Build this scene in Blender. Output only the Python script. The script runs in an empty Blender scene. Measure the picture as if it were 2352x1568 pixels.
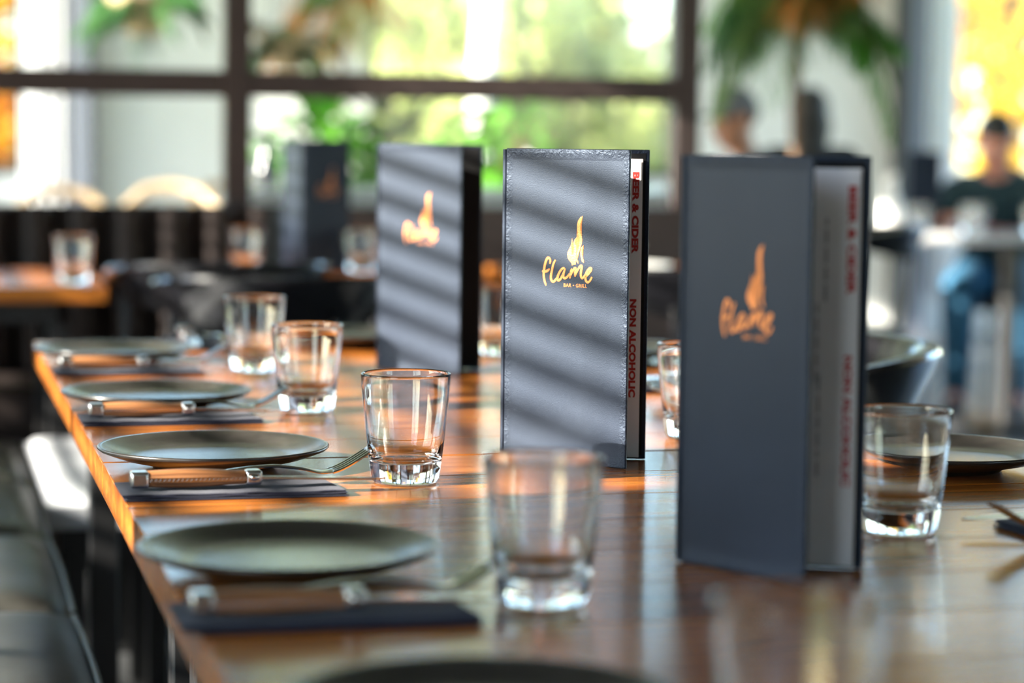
import bpy, bmesh, math, random
from mathutils import Vector, Matrix, Quaternion
random.seed(7)
SC = bpy.context.scene
COL = SC.collection

# ------------------------------------------------------------------ camera
F_PX = 5553.0
YAW, PITCH, ROLL = math.radians(13.9), math.atan(471 / F_PX), math.radians(0.62)
CAM = Vector((0, 0, 1.08))
f0 = Vector((math.sin(YAW), math.cos(YAW), 0)); r0 = Vector((math.cos(YAW), -math.sin(YAW), 0)); zz = Vector((0, 0, 1))
fw = math.cos(PITCH) * f0 - math.sin(PITCH) * zz
u0 = math.cos(PITCH) * zz + math.sin(PITCH) * f0
rt = math.cos(ROLL) * r0 + math.sin(ROLL) * u0
up = math.cos(ROLL) * u0 - math.sin(ROLL) * r0
cd = bpy.data.cameras.new('camera'); cam = bpy.data.objects.new('camera', cd); COL.objects.link(cam)
m = Matrix((rt, up, -fw)).transposed().to_4x4(); m.translation = CAM; cam.matrix_world = m
cd.sensor_width = 36; cd.lens = F_PX / 2352 * 36
cd.clip_start = 0.05; cd.clip_end = 300
cd.dof.use_dof = True; cd.dof.focus_distance = 2.37; cd.dof.aperture_fstop = 3.1; cd.dof.aperture_blades = 0
SC.camera = cam

# ------------------------------------------------------------------ world, sun, exposure
SUN_DIR = Vector((0.90, 0.16, -0.37)).normalized()
w = bpy.data.worlds.new('world'); SC.world = w; w.use_nodes = True
nt = w.node_tree; nt.nodes.clear()
sky = nt.nodes.new('ShaderNodeTexSky'); sky.sky_type = 'NISHITA'; sky.sun_disc = False
sky.sun_elevation = math.radians(24); sky.sun_rotation = math.atan2(-SUN_DIR.x, -SUN_DIR.y)
sky.air_density = 1.0; sky.dust_density = 0.7; sky.ozone_density = 2.0
bg = nt.nodes.new('ShaderNodeBackground'); bg.inputs['Strength'].default_value = 0.70
ow = nt.nodes.new('ShaderNodeOutputWorld')
nt.links.new(sky.outputs[0], bg.inputs[0]); nt.links.new(bg.outputs[0], ow.inputs[0])
sl = bpy.data.lights.new('sun', 'SUN'); sl.energy = 25.0; sl.color = (1.0, 0.90, 0.77); sl.angle = math.radians(0.55)
sun = bpy.data.objects.new('sun', sl); COL.objects.link(sun)
sun.rotation_euler = SUN_DIR.to_track_quat('-Z', 'Y').to_euler(); sun.location = (-8, 0, 6)
vs = SC.view_settings
vs.view_transform = 'Standard'; vs.look = 'None'; vs.gamma = 1.0; vs.use_curve_mapping = False; vs.exposure = 0.7
cy = SC.cycles
cy.use_denoising = True; cy.max_bounces = 14; cy.diffuse_bounces = 5; cy.glossy_bounces = 6
cy.transmission_bounces = 12; cy.transparent_max_bounces = 24; cy.sample_clamp_indirect = 12.0

# ------------------------------------------------------------------ helpers
class MB:
    def __init__(s): s.v = []; s.f = []; s.m = []; s.mi = 0
    def add(s, vs_, fs):
        o = len(s.v); s.v += [tuple(p) for p in vs_]
        for q in fs: s.f.append(tuple(i + o for i in q)); s.m.append(s.mi)
        return s
    def box(s, x0, x1, y0, y1, z0, z1):
        return s.add([(x0,y0,z0),(x1,y0,z0),(x1,y1,z0),(x0,y1,z0),(x0,y0,z1),(x1,y0,z1),(x1,y1,z1),(x0,y1,z1)],
                     [(3,2,1,0),(4,5,6,7),(0,1,5,4),(1,2,6,5),(2,3,7,6),(3,0,4,7)])
    def lathe(s, prof, n=48, c=(0, 0, 0)):
        vs_, fs = [], []
        k = len(prof)
        for i in range(n):
            a = 2 * math.pi * i / n
            for r, z in prof: vs_.append((c[0] + r * math.cos(a), c[1] + r * math.sin(a), c[2] + z))
        for i in range(n):
            j = (i + 1) % n
            for q in range(k - 1):
                fs.append((i*k+q, j*k+q, j*k+q+1, i*k+q+1))
        o = len(s.v); s.add(vs_, fs)
        if prof[0][0] > 1e-6: s.f.append(tuple(o + i*k for i in reversed(range(n)))); s.m.append(s.mi)
        if prof[-1][0] > 1e-6: s.f.append(tuple(o + i*k + k-1 for i in range(n))); s.m.append(s.mi)
        return s
    def tube(s, pts, rad, n=8, cap=True, flat=1.0):
        pts = [Vector(p) for p in pts]
        if not isinstance(rad, (list, tuple)): rad = [rad] * len(pts)
        vs_, fs = [], []
        t0 = (pts[1] - pts[0]).normalized()
        nrm = t0.orthogonal().normalized() if abs(t0.z) > .95 else Vector((0, 0, 1)).cross(t0).normalized()
        for i, p in enumerate(pts):
            t = (pts[min(i+1, len(pts)-1)] - pts[max(i-1, 0)]).normalized()
            nrm = (nrm - t * nrm.dot(t)).normalized(); b = t.cross(nrm)
            for k in range(n):
                a = 2 * math.pi * k / n
                vs_.append(p + rad[i] * (math.cos(a) * nrm + flat * math.sin(a) * b))
        for i in range(len(pts) - 1):
            for k in range(n):
                k2 = (k + 1) % n
                fs.append((i*n+k, i*n+k2, (i+1)*n+k2, (i+1)*n+k))
        if cap:
            fs.append(tuple(reversed(range(n)))); fs.append(tuple((len(pts)-1)*n + k for k in range(n)))
        return s.add(vs_, fs)
    def ellip(s, c, r, nu=20, nv=12, rot=None):
        vs_, fs = [], []
        for j in range(nv + 1):
            ph = math.pi * j / nv
            for i in range(nu):
                a = 2 * math.pi * i / nu
                p = Vector((r[0]*math.sin(ph)*math.cos(a), r[1]*math.sin(ph)*math.sin(a), -r[2]*math.cos(ph)))
                if rot: p = rot @ p
                vs_.append(p + Vector(c))
        for j in range(nv):
            for i in range(nu):
                i2 = (i + 1) % nu
                fs.append((j*nu+i, j*nu+i2, (j+1)*nu+i2, (j+1)*nu+i))
        return s.add(vs_, fs)
    def caps(s, p0, ra, p1, rb, n=12):      # tapered capsule
        p0, p1 = Vector(p0), Vector(p1); d = p1 - p0; L = d.length; d = d / max(L, 1e-6)
        pts, rr = [], []
        for a in (-80, -55, -28): pts.append(p0 + d * ra * math.sin(math.radians(a))); rr.append(ra * math.cos(math.radians(a)))
        pts.append(p0); rr.append(ra); pts.append(p1); rr.append(rb)
        for a in (28, 55, 80): pts.append(p1 + d * rb * math.sin(math.radians(a))); rr.append(rb * math.cos(math.radians(a)))
        return s.tube(pts, rr, n)
    def mesh(s, name):
        me = bpy.data.meshes.new(name); me.from_pydata(s.v, [], s.f)
        me.polygons.foreach_set('material_index', s.m); me.update()
        return me
    def build(s, name, mat, parent=None, smooth=True, bevel=0, seg=2, loc=None, rz=0, angle=40):
        me = s.mesh(name)
        for q in (mat if isinstance(mat, (list, tuple)) else [mat]): me.materials.append(q)
        flats = None
        if bevel:
            flats = [p.normal.copy() for p in me.polygons]
            bm = bmesh.new(); bm.from_mesh(me)
            bmesh.ops.bevel(bm, geom=[e for e in bm.edges if e.is_manifold and e.calc_face_angle(0) > .5], offset=bevel, segments=seg, profile=.5, affect='EDGES', clamp_overlap=True)
            bm.to_mesh(me); bm.free()
        o = bpy.data.objects.new(name, me); COL.objects.link(o)
        if smooth:
            me.polygons.foreach_set('use_smooth', [True] * len(me.polygons))
            try: me.set_sharp_from_angle(angle=math.radians(angle))
            except Exception: pass
            if flats and len(flats) < 40:
                for p in me.polygons:
                    if any(p.normal.dot(q) > .9995 for q in flats): p.use_smooth = False
        if parent: o.parent = parent
        if loc: o.location = loc
        if rz: o.rotation_euler = (0, 0, rz)
        return o

def tag(o, label=None, cat=None, group=None, kind=None):
    if label: o['label'] = label
    if cat: o['category'] = cat
    if group: o['group'] = group
    if kind: o['kind'] = kind
    return o
def thing(name, label, cat, loc=(0,0,0), rz=0, group=None):
    o = bpy.data.objects.new(name, None); COL.objects.link(o); o.empty_display_size = .05
    o.location = loc; o.rotation_euler = (0, 0, rz)
    return tag(o, label, cat, group)
def structure(o): o['kind'] = 'structure'; return o
def copy_tree(o, parent=None):
    c = o.copy(); COL.objects.link(c); c.parent = parent
    for ch in o.children:
        copy_tree(ch, c)
    return c
def place(proto, used, loc, rz, label, group):
    o = copy_tree(proto) if used[0] else proto
    used[0] = True
    o.location = loc; o.rotation_euler = (0, 0, rz); o['label'] = label; o['group'] = group
    return o

# ------------------------------------------------------------------ materials
def newmat(name):
    ma = bpy.data.materials.new(name); ma.use_nodes = True
    n = ma.node_tree.nodes; b = n['Principled BSDF']
    return ma, ma.node_tree, b
def pm(name, col, rough=.5, metal=0, spec=.5, coat=0, coat_r=.1, var=.12, scale=30, bump=0.0, bscale=200, stretch=None, alpha=None, sheen=0):
    ma, t, b = newmat(name)
    b.inputs['Metallic'].default_value = metal; b.inputs['Roughness'].default_value = rough
    b.inputs['Specular IOR Level'].default_value = spec
    b.inputs['Coat Weight'].default_value = coat; b.inputs['Coat Roughness'].default_value = coat_r
    b.inputs['Sheen Weight'].default_value = sheen
    tc = t.nodes.new('ShaderNodeTexCoord'); no = t.nodes.new('ShaderNodeTexNoise'); no.inputs['Scale'].default_value = scale; no.inputs['Detail'].default_value = 4
    src = tc.outputs['Object']
    if stretch:
        mp = t.nodes.new('ShaderNodeMapping'); mp.inputs['Scale'].default_value = stretch; t.links.new(src, mp.inputs[0]); src = mp.outputs[0]
    t.links.new(src, no.inputs['Vector'])
    r = t.nodes.new('ShaderNodeValToRGB')
    r.color_ramp.elements[0].position = .3; r.color_ramp.elements[1].position = .7
    r.color_ramp.elements[0].color = tuple(c * (1 - var) for c in col) + (1,); r.color_ramp.elements[1].color = tuple(min(1, c * (1 + var)) for c in col) + (1,)
    t.links.new(no.outputs['Fac'], r.inputs[0]); t.links.new(r.outputs[0], b.inputs['Base Color'])
    if bump:
        n2 = t.nodes.new('ShaderNodeTexNoise'); n2.inputs['Scale'].default_value = bscale; n2.inputs['Detail'].default_value = 5; t.links.new(src, n2.inputs['Vector'])
        bp = t.nodes.new('ShaderNodeBump'); bp.inputs['Strength'].default_value = bump; bp.inputs['Distance'].default_value = .002
        t.links.new(n2.outputs['Fac'], bp.inputs['Height']); t.links.new(bp.outputs[0], b.inputs['Normal'])
    return ma
def leafmat(name, c1, c2, trans=.45):
    ma, t, b = newmat(name); b.inputs['Roughness'].default_value = .45; b.inputs['Specular IOR Level'].default_value = .3
    tc = t.nodes.new('ShaderNodeTexCoord'); no = t.nodes.new('ShaderNodeTexNoise'); no.inputs['Scale'].default_value = 3.0; no.inputs['Detail'].default_value = 3
    t.links.new(tc.outputs['Object'], no.inputs['Vector'])
    r = t.nodes.new('ShaderNodeValToRGB'); r.color_ramp.elements[0].position = .35; r.color_ramp.elements[1].position = .65
    r.color_ramp.elements[0].color = c1 + (1,); r.color_ramp.elements[1].color = c2 + (1,)
    t.links.new(no.outputs['Fac'], r.inputs[0]); t.links.new(r.outputs[0], b.inputs['Base Color'])
    tr = t.nodes.new('ShaderNodeBsdfTranslucent'); t.links.new(r.outputs[0], tr.inputs[0])
    mx = t.nodes.new('ShaderNodeMixShader'); mx.inputs[0].default_value = trans
    t.links.new(b.outputs[0], mx.inputs[1]); t.links.new(tr.outputs[0], mx.inputs[2])
    t.links.new(mx.outputs[0], t.nodes['Material Output'].inputs[0])
    return ma
def pane_mat(name, tint):
    ma, t, b = newmat(name)
    tr = t.nodes.new('ShaderNodeBsdfTransparent'); tr.inputs[0].default_value = tint + (1,)
    gl = t.nodes.new('ShaderNodeBsdfGlossy'); gl.inputs['Roughness'].default_value = .02
    lw = t.nodes.new('ShaderNodeLayerWeight'); lw.inputs[0].default_value = .5       # Schlick curve, the same on both faces of the thin pane
    pw = t.nodes.new('ShaderNodeMath'); pw.operation = 'POWER'; pw.inputs[1].default_value = 5; t.links.new(lw.outputs['Facing'], pw.inputs[0])
    fr = t.nodes.new('ShaderNodeMath'); fr.operation = 'MULTIPLY_ADD'; fr.inputs[1].default_value = .75; fr.inputs[2].default_value = .035; t.links.new(pw.outputs[0], fr.inputs[0])
    mx = t.nodes.new('ShaderNodeMixShader')
    t.links.new(fr.outputs[0], mx.inputs[0]); t.links.new(tr.outputs[0], mx.inputs[1]); t.links.new(gl.outputs[0], mx.inputs[2])
    t.links.new(mx.outputs[0], t.nodes['Material Output'].inputs[0])
    return ma
def wood(name, dark, mid, light, axis=0, rough=.2, coat=.55, bump=.13, grain=1.0):
    ma, t, b = newmat(name); L = t.links; N = t.nodes
    tc = N.new('ShaderNodeTexCoord'); oi = N.new('ShaderNodeObjectInfo')
    mu = N.new('ShaderNodeMath'); mu.operation = 'MULTIPLY'; mu.inputs[1].default_value = 40; L.new(oi.outputs['Random'], mu.inputs[0])
    ad = N.new('ShaderNodeVectorMath'); ad.operation = 'ADD'; L.new(tc.outputs['Object'], ad.inputs[0]); L.new(mu.outputs[0], ad.inputs[1])
    sc = [18.0 * grain] * 3; sc[axis] = 1.1 * grain
    mp = N.new('ShaderNodeMapping'); mp.inputs['Scale'].default_value = sc; L.new(ad.outputs[0], mp.inputs[0])
    n1 = N.new('ShaderNodeTexNoise'); n1.inputs['Scale'].default_value = 1.0; n1.inputs['Detail'].default_value = 6; n1.inputs['Distortion'].default_value = .8; L.new(mp.outputs[0], n1.inputs['Vector'])
    sc2 = [330.0 * grain] * 3; sc2[axis] = 9.0 * grain
    mp2 = N.new('ShaderNodeMapping'); mp2.inputs['Scale'].default_value = sc2; L.new(ad.outputs[0], mp2.inputs[0])
    n2 = N.new('ShaderNodeTexNoise'); n2.inputs['Scale'].default_value = 1.0; n2.inputs['Detail'].default_value = 3; L.new(mp2.outputs[0], n2.inputs['Vector'])
    r = N.new('ShaderNodeValToRGB'); cr = r.color_ramp
    cr.elements[0].position = .28; cr.elements[0].color = dark + (1,)
    e = cr.elements.new(.5); e.color = mid + (1,)
    cr.elements[1].position = .72; cr.elements[1].color = light + (1,)
    L.new(n1.outputs['Fac'], r.inputs[0])
    r2 = N.new('ShaderNodeValToRGB'); r2.color_ramp.elements[0].position = .36; r2.color_ramp.elements[0].color = (.38, .33, .3, 1); r2.color_ramp.elements[1].position = .52; r2.color_ramp.elements[1].color = (1, 1, 1, 1)
    L.new(n2.outputs['Fac'], r2.inputs[0])
    mx = N.new('ShaderNodeMix'); mx.data_type = 'RGBA'; mx.blend_type = 'MULTIPLY'; mx.inputs[0].default_value = .7
    L.new(r.outputs[0], mx.inputs[6]); L.new(r2.outputs[0], mx.inputs[7])
    hs = N.new('ShaderNodeHueSaturation'); mr = N.new('ShaderNodeMapRange'); mr.inputs[3].default_value = .75; mr.inputs[4].default_value = 1.2
    L.new(oi.outputs['Random'], mr.inputs[0]); L.new(mr.outputs[0], hs.inputs['Value']); L.new(mx.outputs[2], hs.inputs['Color'])
    L.new(hs.outputs[0], b.inputs['Base Color'])
    b.inputs['Roughness'].default_value = rough; b.inputs['Specular IOR Level'].default_value = .42; b.inputs['Coat Weight'].default_value = coat; b.inputs['Coat Roughness'].default_value = .08
    bp = N.new('ShaderNodeBump'); bp.inputs['Strength'].default_value = bump; bp.inputs['Distance'].default_value = .0006
    L.new(n2.outputs['Fac'], bp.inputs['Height'])
    n3 = N.new('ShaderNodeTexNoise'); n3.inputs['Scale'].default_value = 7.0; L.new(ad.outputs[0], n3.inputs['Vector'])
    bp2 = N.new('ShaderNodeBump'); bp2.inputs['Strength'].default_value = .05; bp2.inputs['Distance'].default_value = .003
    L.new(n3.outputs['Fac'], bp2.inputs['Height']); L.new(bp.outputs[0], bp2.inputs['Normal'])
    L.new(bp2.outputs[0], b.inputs['Normal']); L.new(bp2.outputs[0], b.inputs['Coat Normal'])
    return ma

M_TABLE = wood('table_oak', (.22, .050, .006), (.42, .120, .013), (.58, .205, .032), 0, rough=.25, coat=.15)
M_HANDLE = wood('handle_wood', (.10, .032, .010), (.30, .115, .035), (.45, .20, .08), 0, rough=.5, coat=0, grain=2.5)
M_BLACKM = pm('black_metal', (.012, .012, .013), .35, 0, .5)
M_CHAIR = pm('black_gloss', (.008, .008, .010), .16, 0, .6, coat=.5)
M_STEEL = pm('steel', (.78, .77, .75), .16, 1.0, var=.05, bump=.02, bscale=900)
M_STEELN = pm('steel_brushed', (.66, .66, .67), .26, 1.0, var=.15, scale=400)
M_PLATE = pm('stoneware', (.030, .027, .025), .24, 0, .6, var=.25, scale=60)
M_NAPKIN = pm('navy_paper', (.016, .020, .046), .85, 0, .25, bump=.5, bscale=900, sheen=.1)
M_LEATHER = pm('black_leather', (.0105, .0135, .0235), .44, 0, .36, var=.12, scale=14, bump=.10, bscale=900)
M_LEATHER.node_tree.nodes['Principled BSDF'].inputs['Specular Tint'].default_value = (.60, .75, 1.0, 1)
def leather_creases(ma):
    t = ma.node_tree; N = t.nodes; L = t.links; b = N['Principled BSDF']; old = [n for n in N if n.type == 'BUMP'][0]
    tc = N.new('ShaderNodeTexCoord'); sp = N.new('ShaderNodeSeparateXYZ'); L.new(tc.outputs['Generated'], sp.inputs[0])
    ms = None
    for out, thr in (('Z', .035), ('X', .06)):
        sb = N.new('ShaderNodeMath'); sb.operation = 'SUBTRACT'; sb.inputs[1].default_value = .5; L.new(sp.outputs[out], sb.inputs[0])
        ab = N.new('ShaderNodeMath'); ab.operation = 'ABSOLUTE'; L.new(sb.outputs[0], ab.inputs[0])
        mr = N.new('ShaderNodeMapRange'); mr.inputs[1].default_value = .5 - thr; mr.inputs[2].default_value = .5 - thr*.35; L.new(ab.outputs[0], mr.inputs[0])
        if ms is None: ms = mr.outputs[0]
        else:
            mx = N.new('ShaderNodeMath'); mx.operation = 'MAXIMUM'; L.new(ms, mx.inputs[0]); L.new(mr.outputs[0], mx.inputs[1]); ms = mx.outputs[0]
    no = N.new('ShaderNodeTexNoise'); no.inputs['Scale'].default_value = 150; no.inputs['Detail'].default_value = 3; no.inputs['Distortion'].default_value = 2.5; L.new(tc.outputs['Object'], no.inputs['Vector'])
    mu = N.new('ShaderNodeMath'); mu.operation = 'MULTIPLY'; L.new(no.outputs['Fac'], mu.inputs[0]); L.new(ms, mu.inputs[1])
    bp = N.new('ShaderNodeBump'); bp.inputs['Strength'].default_value = .45; bp.inputs['Distance'].default_value = .002
    L.new(mu.outputs[0], bp.inputs['Height']); L.new(old.outputs[0], bp.inputs['Normal']); L.new(bp.outputs[0], b.inputs['Normal'])
leather_creases(M_LEATHER)
M_FELT = pm('black_lining', (.008, .008, .009), .8, 0, .2)
M_PAPER = pm('menu_paper', (.74, .70, .70), .6, 0, .4, var=.03)
M_RED = pm('red_ink', (.42, .012, .008), .6, var=.08)
M_GREYINK = pm('grey_ink', (.36, .33, .34), .6, var=.05)
M_COPPER = pm('copper_foil', (.64, .225, .07), .40, .45, .4, var=.10, scale=600, bump=.15, bscale=900)
M_BENCH = pm('bench_leather', (.034, .034, .031), .42, 0, .35, var=.2, scale=8, bump=.3, bscale=60)
M_PALE = pm('pale_seat', (.50, .52, .56), .35, 0, .5, var=.04)
M_BANQ = pm('banquette_leather', (.022, .016, .015), .42, 0, .4, var=.2, scale=12)
M_FRAME = pm('bronze_frame', (.070, .052, .050), .45, .3, .4)
M_WHITE = pm('white_plaster', (.86, .87, .87), .8, var=.03, scale=4)
M_CREAM = pm('ceiling_paint', (.10, .095, .09), .85, var=.03, scale=3)
M_CHAR = pm('charcoal_wall_paint', (.16, .155, .15), .8, var=.05, scale=4)
M_CONC = pm('polished_concrete', (.10, .105, .112), .28, 0, .5, var=.25, scale=3, coat=.2)
M_COLUMN = pm('grey_column', (.20, .22, .28), .5, var=.06)
M_COLD = pm('dark_column_edge', (.03, .035, .04), .5)
M_SLAT = pm('blind_slat', (.55, .50, .44), .5, var=.08)
M_PANE = pane_mat('window_glass', (.97, .985, .98))
M_POT = pm('dark_pot', (.06, .065, .075), .5)
M_POTW = pm('white_pot', (.7, .7, .69), .4)
M_SOIL = pm('soil', (.04, .025, .015), .9, var=.4, scale=90)
M_TRUNK = pm('palm_trunk', (.12, .07, .04), .8, var=.4, scale=20, bump=.6, bscale=40)
M_BIRCH = pm('birch_bark', (.80, .79, .76), .7, var=.12, scale=8)
M_BARK = pm('bark', (.10, .07, .05), .85, var=.3, scale=12, bump=.5, bscale=30)
M_RATTAN = pm('rattan', (.50, .36, .22), .5, var=.2, scale=60)
M_GRASS = pm('grass', (.16, .26, .05), .9, var=.35, scale=2)
M_LGREEN = leafmat('leaf_green', (.04, .17, .015), (.13, .34, .04), .4)
M_LDARK = leafmat('leaf_dark', (.018, .07, .02), (.05, .14, .04), .25)
M_LBROWN = leafmat('leaf_brown', (.10, .055, .03), (.05, .09, .04), .3)
M_LDRY = leafmat('leaf_dry', (.55, .24, .06), (.40, .14, .03), .4)
M_LOLIVE = leafmat('leaf_olive', (.07, .14, .03), (.17, .27, .08), .35)
M_LYEL = leafmat('leaf_yellow', (.72, .43, .005), (.84, .60, .02), .5)
M_LORG = leafmat('leaf_orange', (.85, .28, .03), (.80, .55, .05), .5)
M_LLIME = leafmat('leaf_lime', (.42, .48, .18), (.60, .62, .30), .5)
M_SKIN = pm('skin', (.58, .25, .17), .5, var=.08, scale=10)
M_SKIND = pm('skin_tan', (.34, .15, .08), .5, var=.08, scale=10)
M_TEAL = pm('teal_cotton', (.010, .035, .045), .85, var=.15)
M_SHIRTW = pm('white_cotton', (.82, .84, .86), .8, var=.03)
M_GREYC = pm('grey_cloth', (.11, .115, .13), .85)
M_DARKC = pm('dark_cloth', (.018, .018, .022), .85)
M_JEAN = pm('blue_denim', (.02, .10, .19), .85, var=.15, scale=60)
M_HAIR = pm('dark_hair', (.012, .010, .010), .5, var=.3, scale=60)
M_EYEW = pm('eye_white', (.7, .7, .68), .3, var=.02)
M_LIP = pm('lip', (.35, .09, .07), .5, var=.05)
M_BOTTLE = pm('dark_bottle', (.012, .014, .022), .12, 0, .6)
M_WTOP = pm('pale_table', (.72, .72, .74), .22, 0, .5, var=.04)
M_REDP = pm('red_card', (.40, .05, .04), .6)
def glass_mat():
    ma, t, b = newmat('tumbler_glass')
    b.inputs['Base Color'].default_value = (.985, .99, .988, 1); b.inputs['Roughness'].default_value = 0.0
    b.inputs['IOR'].default_value = 1.5; b.inputs['Transmission Weight'].default_value = 1.0
    tc = t.nodes.new('ShaderNodeTexCoord'); no = t.nodes.new('ShaderNodeTexNoise'); no.inputs['Scale'].default_value = 45
    mp = t.nodes.new('ShaderNodeMapping'); mp.inputs['Scale'].default_value = (1, 1, .35); t.links.new(tc.outputs['Object'], mp.inputs[0]); t.links.new(mp.outputs[0], no.inputs['Vector'])
    bp = t.nodes.new('ShaderNodeBump'); bp.inputs['Strength'].default_value = .18; bp.inputs['Distance'].default_value = .0008
    t.links.new(no.outputs['Fac'], bp.inputs['Height']); t.links.new(bp.outputs[0], b.inputs['Normal'])
    return ma
M_GLASS = glass_mat()
def curtain_mat():
    ma, t, b = newmat('white_curtain'); b.inputs['Base Color'].default_value = (.9, .9, .9, 1); b.inputs['Roughness'].default_value = .9
    tr = t.nodes.new('ShaderNodeBsdfTranslucent'); tr.inputs[0].default_value = (.97, .97, .98, 1)
    mx = t.nodes.new('ShaderNodeMixShader'); mx.inputs[0].default_value = .78
    t.links.new(b.outputs[0], mx.inputs[1]); t.links.new(tr.outputs[0], mx.inputs[2]); t.links.new(mx.outputs[0], t.nodes['Material Output'].inputs[0])
    return ma
M_CURT = curtain_mat()

# ------------------------------------------------------------------ room shell
XL, XR, YF, YB, HC, WT = -2.2, 8.0, -3.0, 12.5, 3.6, .25
structure(MB().box(XL-WT, XR+WT, YF-WT, YB+WT, -.12, 0).build('floor', M_CONC, smooth=False))
def wall_with_openings(name, mat, axis, pos, a0, a1, ops, z1=HC):
    """solid wall in pieces round its openings; axis 'x': wall at x=pos running along y"""
    mb = MB()
    def b(s0, s1, z0, z2):
        if s1 - s0 < 1e-4 or z2 - z0 < 1e-4: return
        if axis == 'x': mb.box(min(pos), max(pos), s0, s1, z0, z2)
        else: mb.box(s0, s1, min(pos), max(pos), z0, z2)
    cur = a0
    for (s0, s1, z0, z2) in sorted(ops):
        b(cur, s0, 0, z1); b(s0, s1, 0, z0); b(s0, s1, z2, z1); cur = s1
    b(cur, a1, 0, z1)
    return structure(mb.build(name, mat, smooth=False))
L_OPS = [(-2.6, .1, .5, 3.2), (1.58, 3.35, .9, 3.0), (3.68, 5.9, .9, 3.0), (6.8, 9.2, .3, 3.3), (9.6, 12.0, .3, 3.3)]
wall_with_openings('wall_left', M_CHAR, 'x', (XL-WT, XL), YF, YB, L_OPS)
R_OPS = [(5.6, 8.8, .4, 3.3), (9.4, 12.0, .4, 3.3)]
wall_with_openings('wall_right', M_WHITE, 'x', (XR, XR+WT), YF, YB, R_OPS)
B_OPS = [(-2.0, .55, .86, 3.35), (.90, 2.25, 1.95, 3.35), (2.31, 4.03, .86, 3.35), (4.09, 5.22, 1.95, 3.35), (5.40, 7.8, .86, 3.35)]
wall_with_openings('wall_back', M_WHITE, 'y', (YB, YB+WT), XL-WT, XR+WT, B_OPS)
F_OPS = [(3.0, 5.4, .9, 2.6)]
wall_with_openings('wall_front', M_CHAR, 'y', (YF-WT, YF), XL-WT, XR+WT, F_OPS)
# ceiling: dark over the dining room, white over the garden room behind the partition
structure(MB().box(XL-WT, XR+WT, YF-WT, 6.6, HC, HC+.2).build('ceiling', M_CREAM, smooth=False))
garden_ceiling = structure(MB().box(XL-WT, XR+WT, 6.6, YB+WT, HC, HC+.2).build('ceiling_garden', M_WHITE, smooth=False))
for i in range(8):
    x = XL + .2 + i * 1.42
    MB().box(x-.04, x+.04, 6.6, YB-.001, HC-.12, HC-.0005).build('beam', M_WHITE, garden_ceiling, smooth=False)

def window(name, axis, pos, s0, s1, z0, z1, nv, nh, mat=M_FRAME, t=.05):
    """glazed window set in an opening: frame bars and single panes"""
    def bx(mb, a, b_, c, d, th):
        if axis == 'x': mb.box(pos-th/2, pos+th/2, a, b_, c, d)
        else: mb.box(a, b_, pos-th/2, pos+th/2, c, d)
        return mb
    root = bpy.data.objects.new(name, None); COL.objects.link(root); structure(root)
    for a, b_, c, d in ((s0, s0+t, z0, z1), (s1-t, s1, z0, z1), (s0+t, s1-t, z0, z0+t), (s0+t, s1-t, z1-t, z1)):
        bx(MB(), a, b_, c, d, .07).build('window_frame', mat, root, smooth=False)
    ws = [(s0 + t + (s1 - s0 - 2*t) * i / nv) for i in range(nv + 1)]
    hs = [(z0 + t + (z1 - z0 - 2*t) * i / nh) for i in range(nh + 1)]
    for x in ws[1:-1]: bx(MB(), x-.018, x+.018, z0+t, z1-t, .06).build('mullion', mat, root, smooth=False)
    for i in range(nv):
        a, b_ = ws[i] + (.018 if i else 0), ws[i+1] - (.018 if i < nv-1 else 0)
        for z in hs[1:-1]: bx(MB(), a, b_, z-.018, z+.018, .05).build('glazing_bar', mat, root, smooth=False)
        for j in range(nh):
            c, d = hs[j] + (.018 if j else 0), hs[j+1] - (.018 if j < nh-1 else 0)
            bx(MB(), a, b_, c, d, .006).build('pane', M_PANE, root, smooth=False)
    return root
k = 2
for (a, b_, c, d) in L_OPS: window('window_%d' % k, 'x', XL-WT/2, a, b_, c, d, 2, 1); k += 1
for (a, b_, c, d) in B_OPS: window('window_%d' % k, 'y', YB+WT/2, a, b_, c, d, 2, 1, M_COLD); k += 1
for (a, b_, c, d) in R_OPS: window('window_%d' % k, 'x', XR+WT/2, a, b_, c, d, 2, 1); k += 1
for (a, b_, c, d) in F_OPS: window('window_%d' % k, 'y', YF-WT/2, a, b_, c, d, 3, 1); k += 1
# grey columns beside the garden windows
for nm, a, b_ in (('trim_1', .775, .86), ('trim_2', 5.27, 5.39)):
    c = structure(MB().box(a, b_, YB-.14, YB, 0, HC).build(nm, M_COLUMN, smooth=False))
    MB().box(b_ if nm == 'trim_1' else a-.03, (b_+.03) if nm == 'trim_1' else a, YB-.15, YB, 0, HC).build('dark_edge', M_COLD, c, smooth=False)
# skirting
structure(MB().box(XL, XR, YB-.02, YB, 0, .1).build('baseboard_back', M_WHITE, smooth=False))

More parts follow.
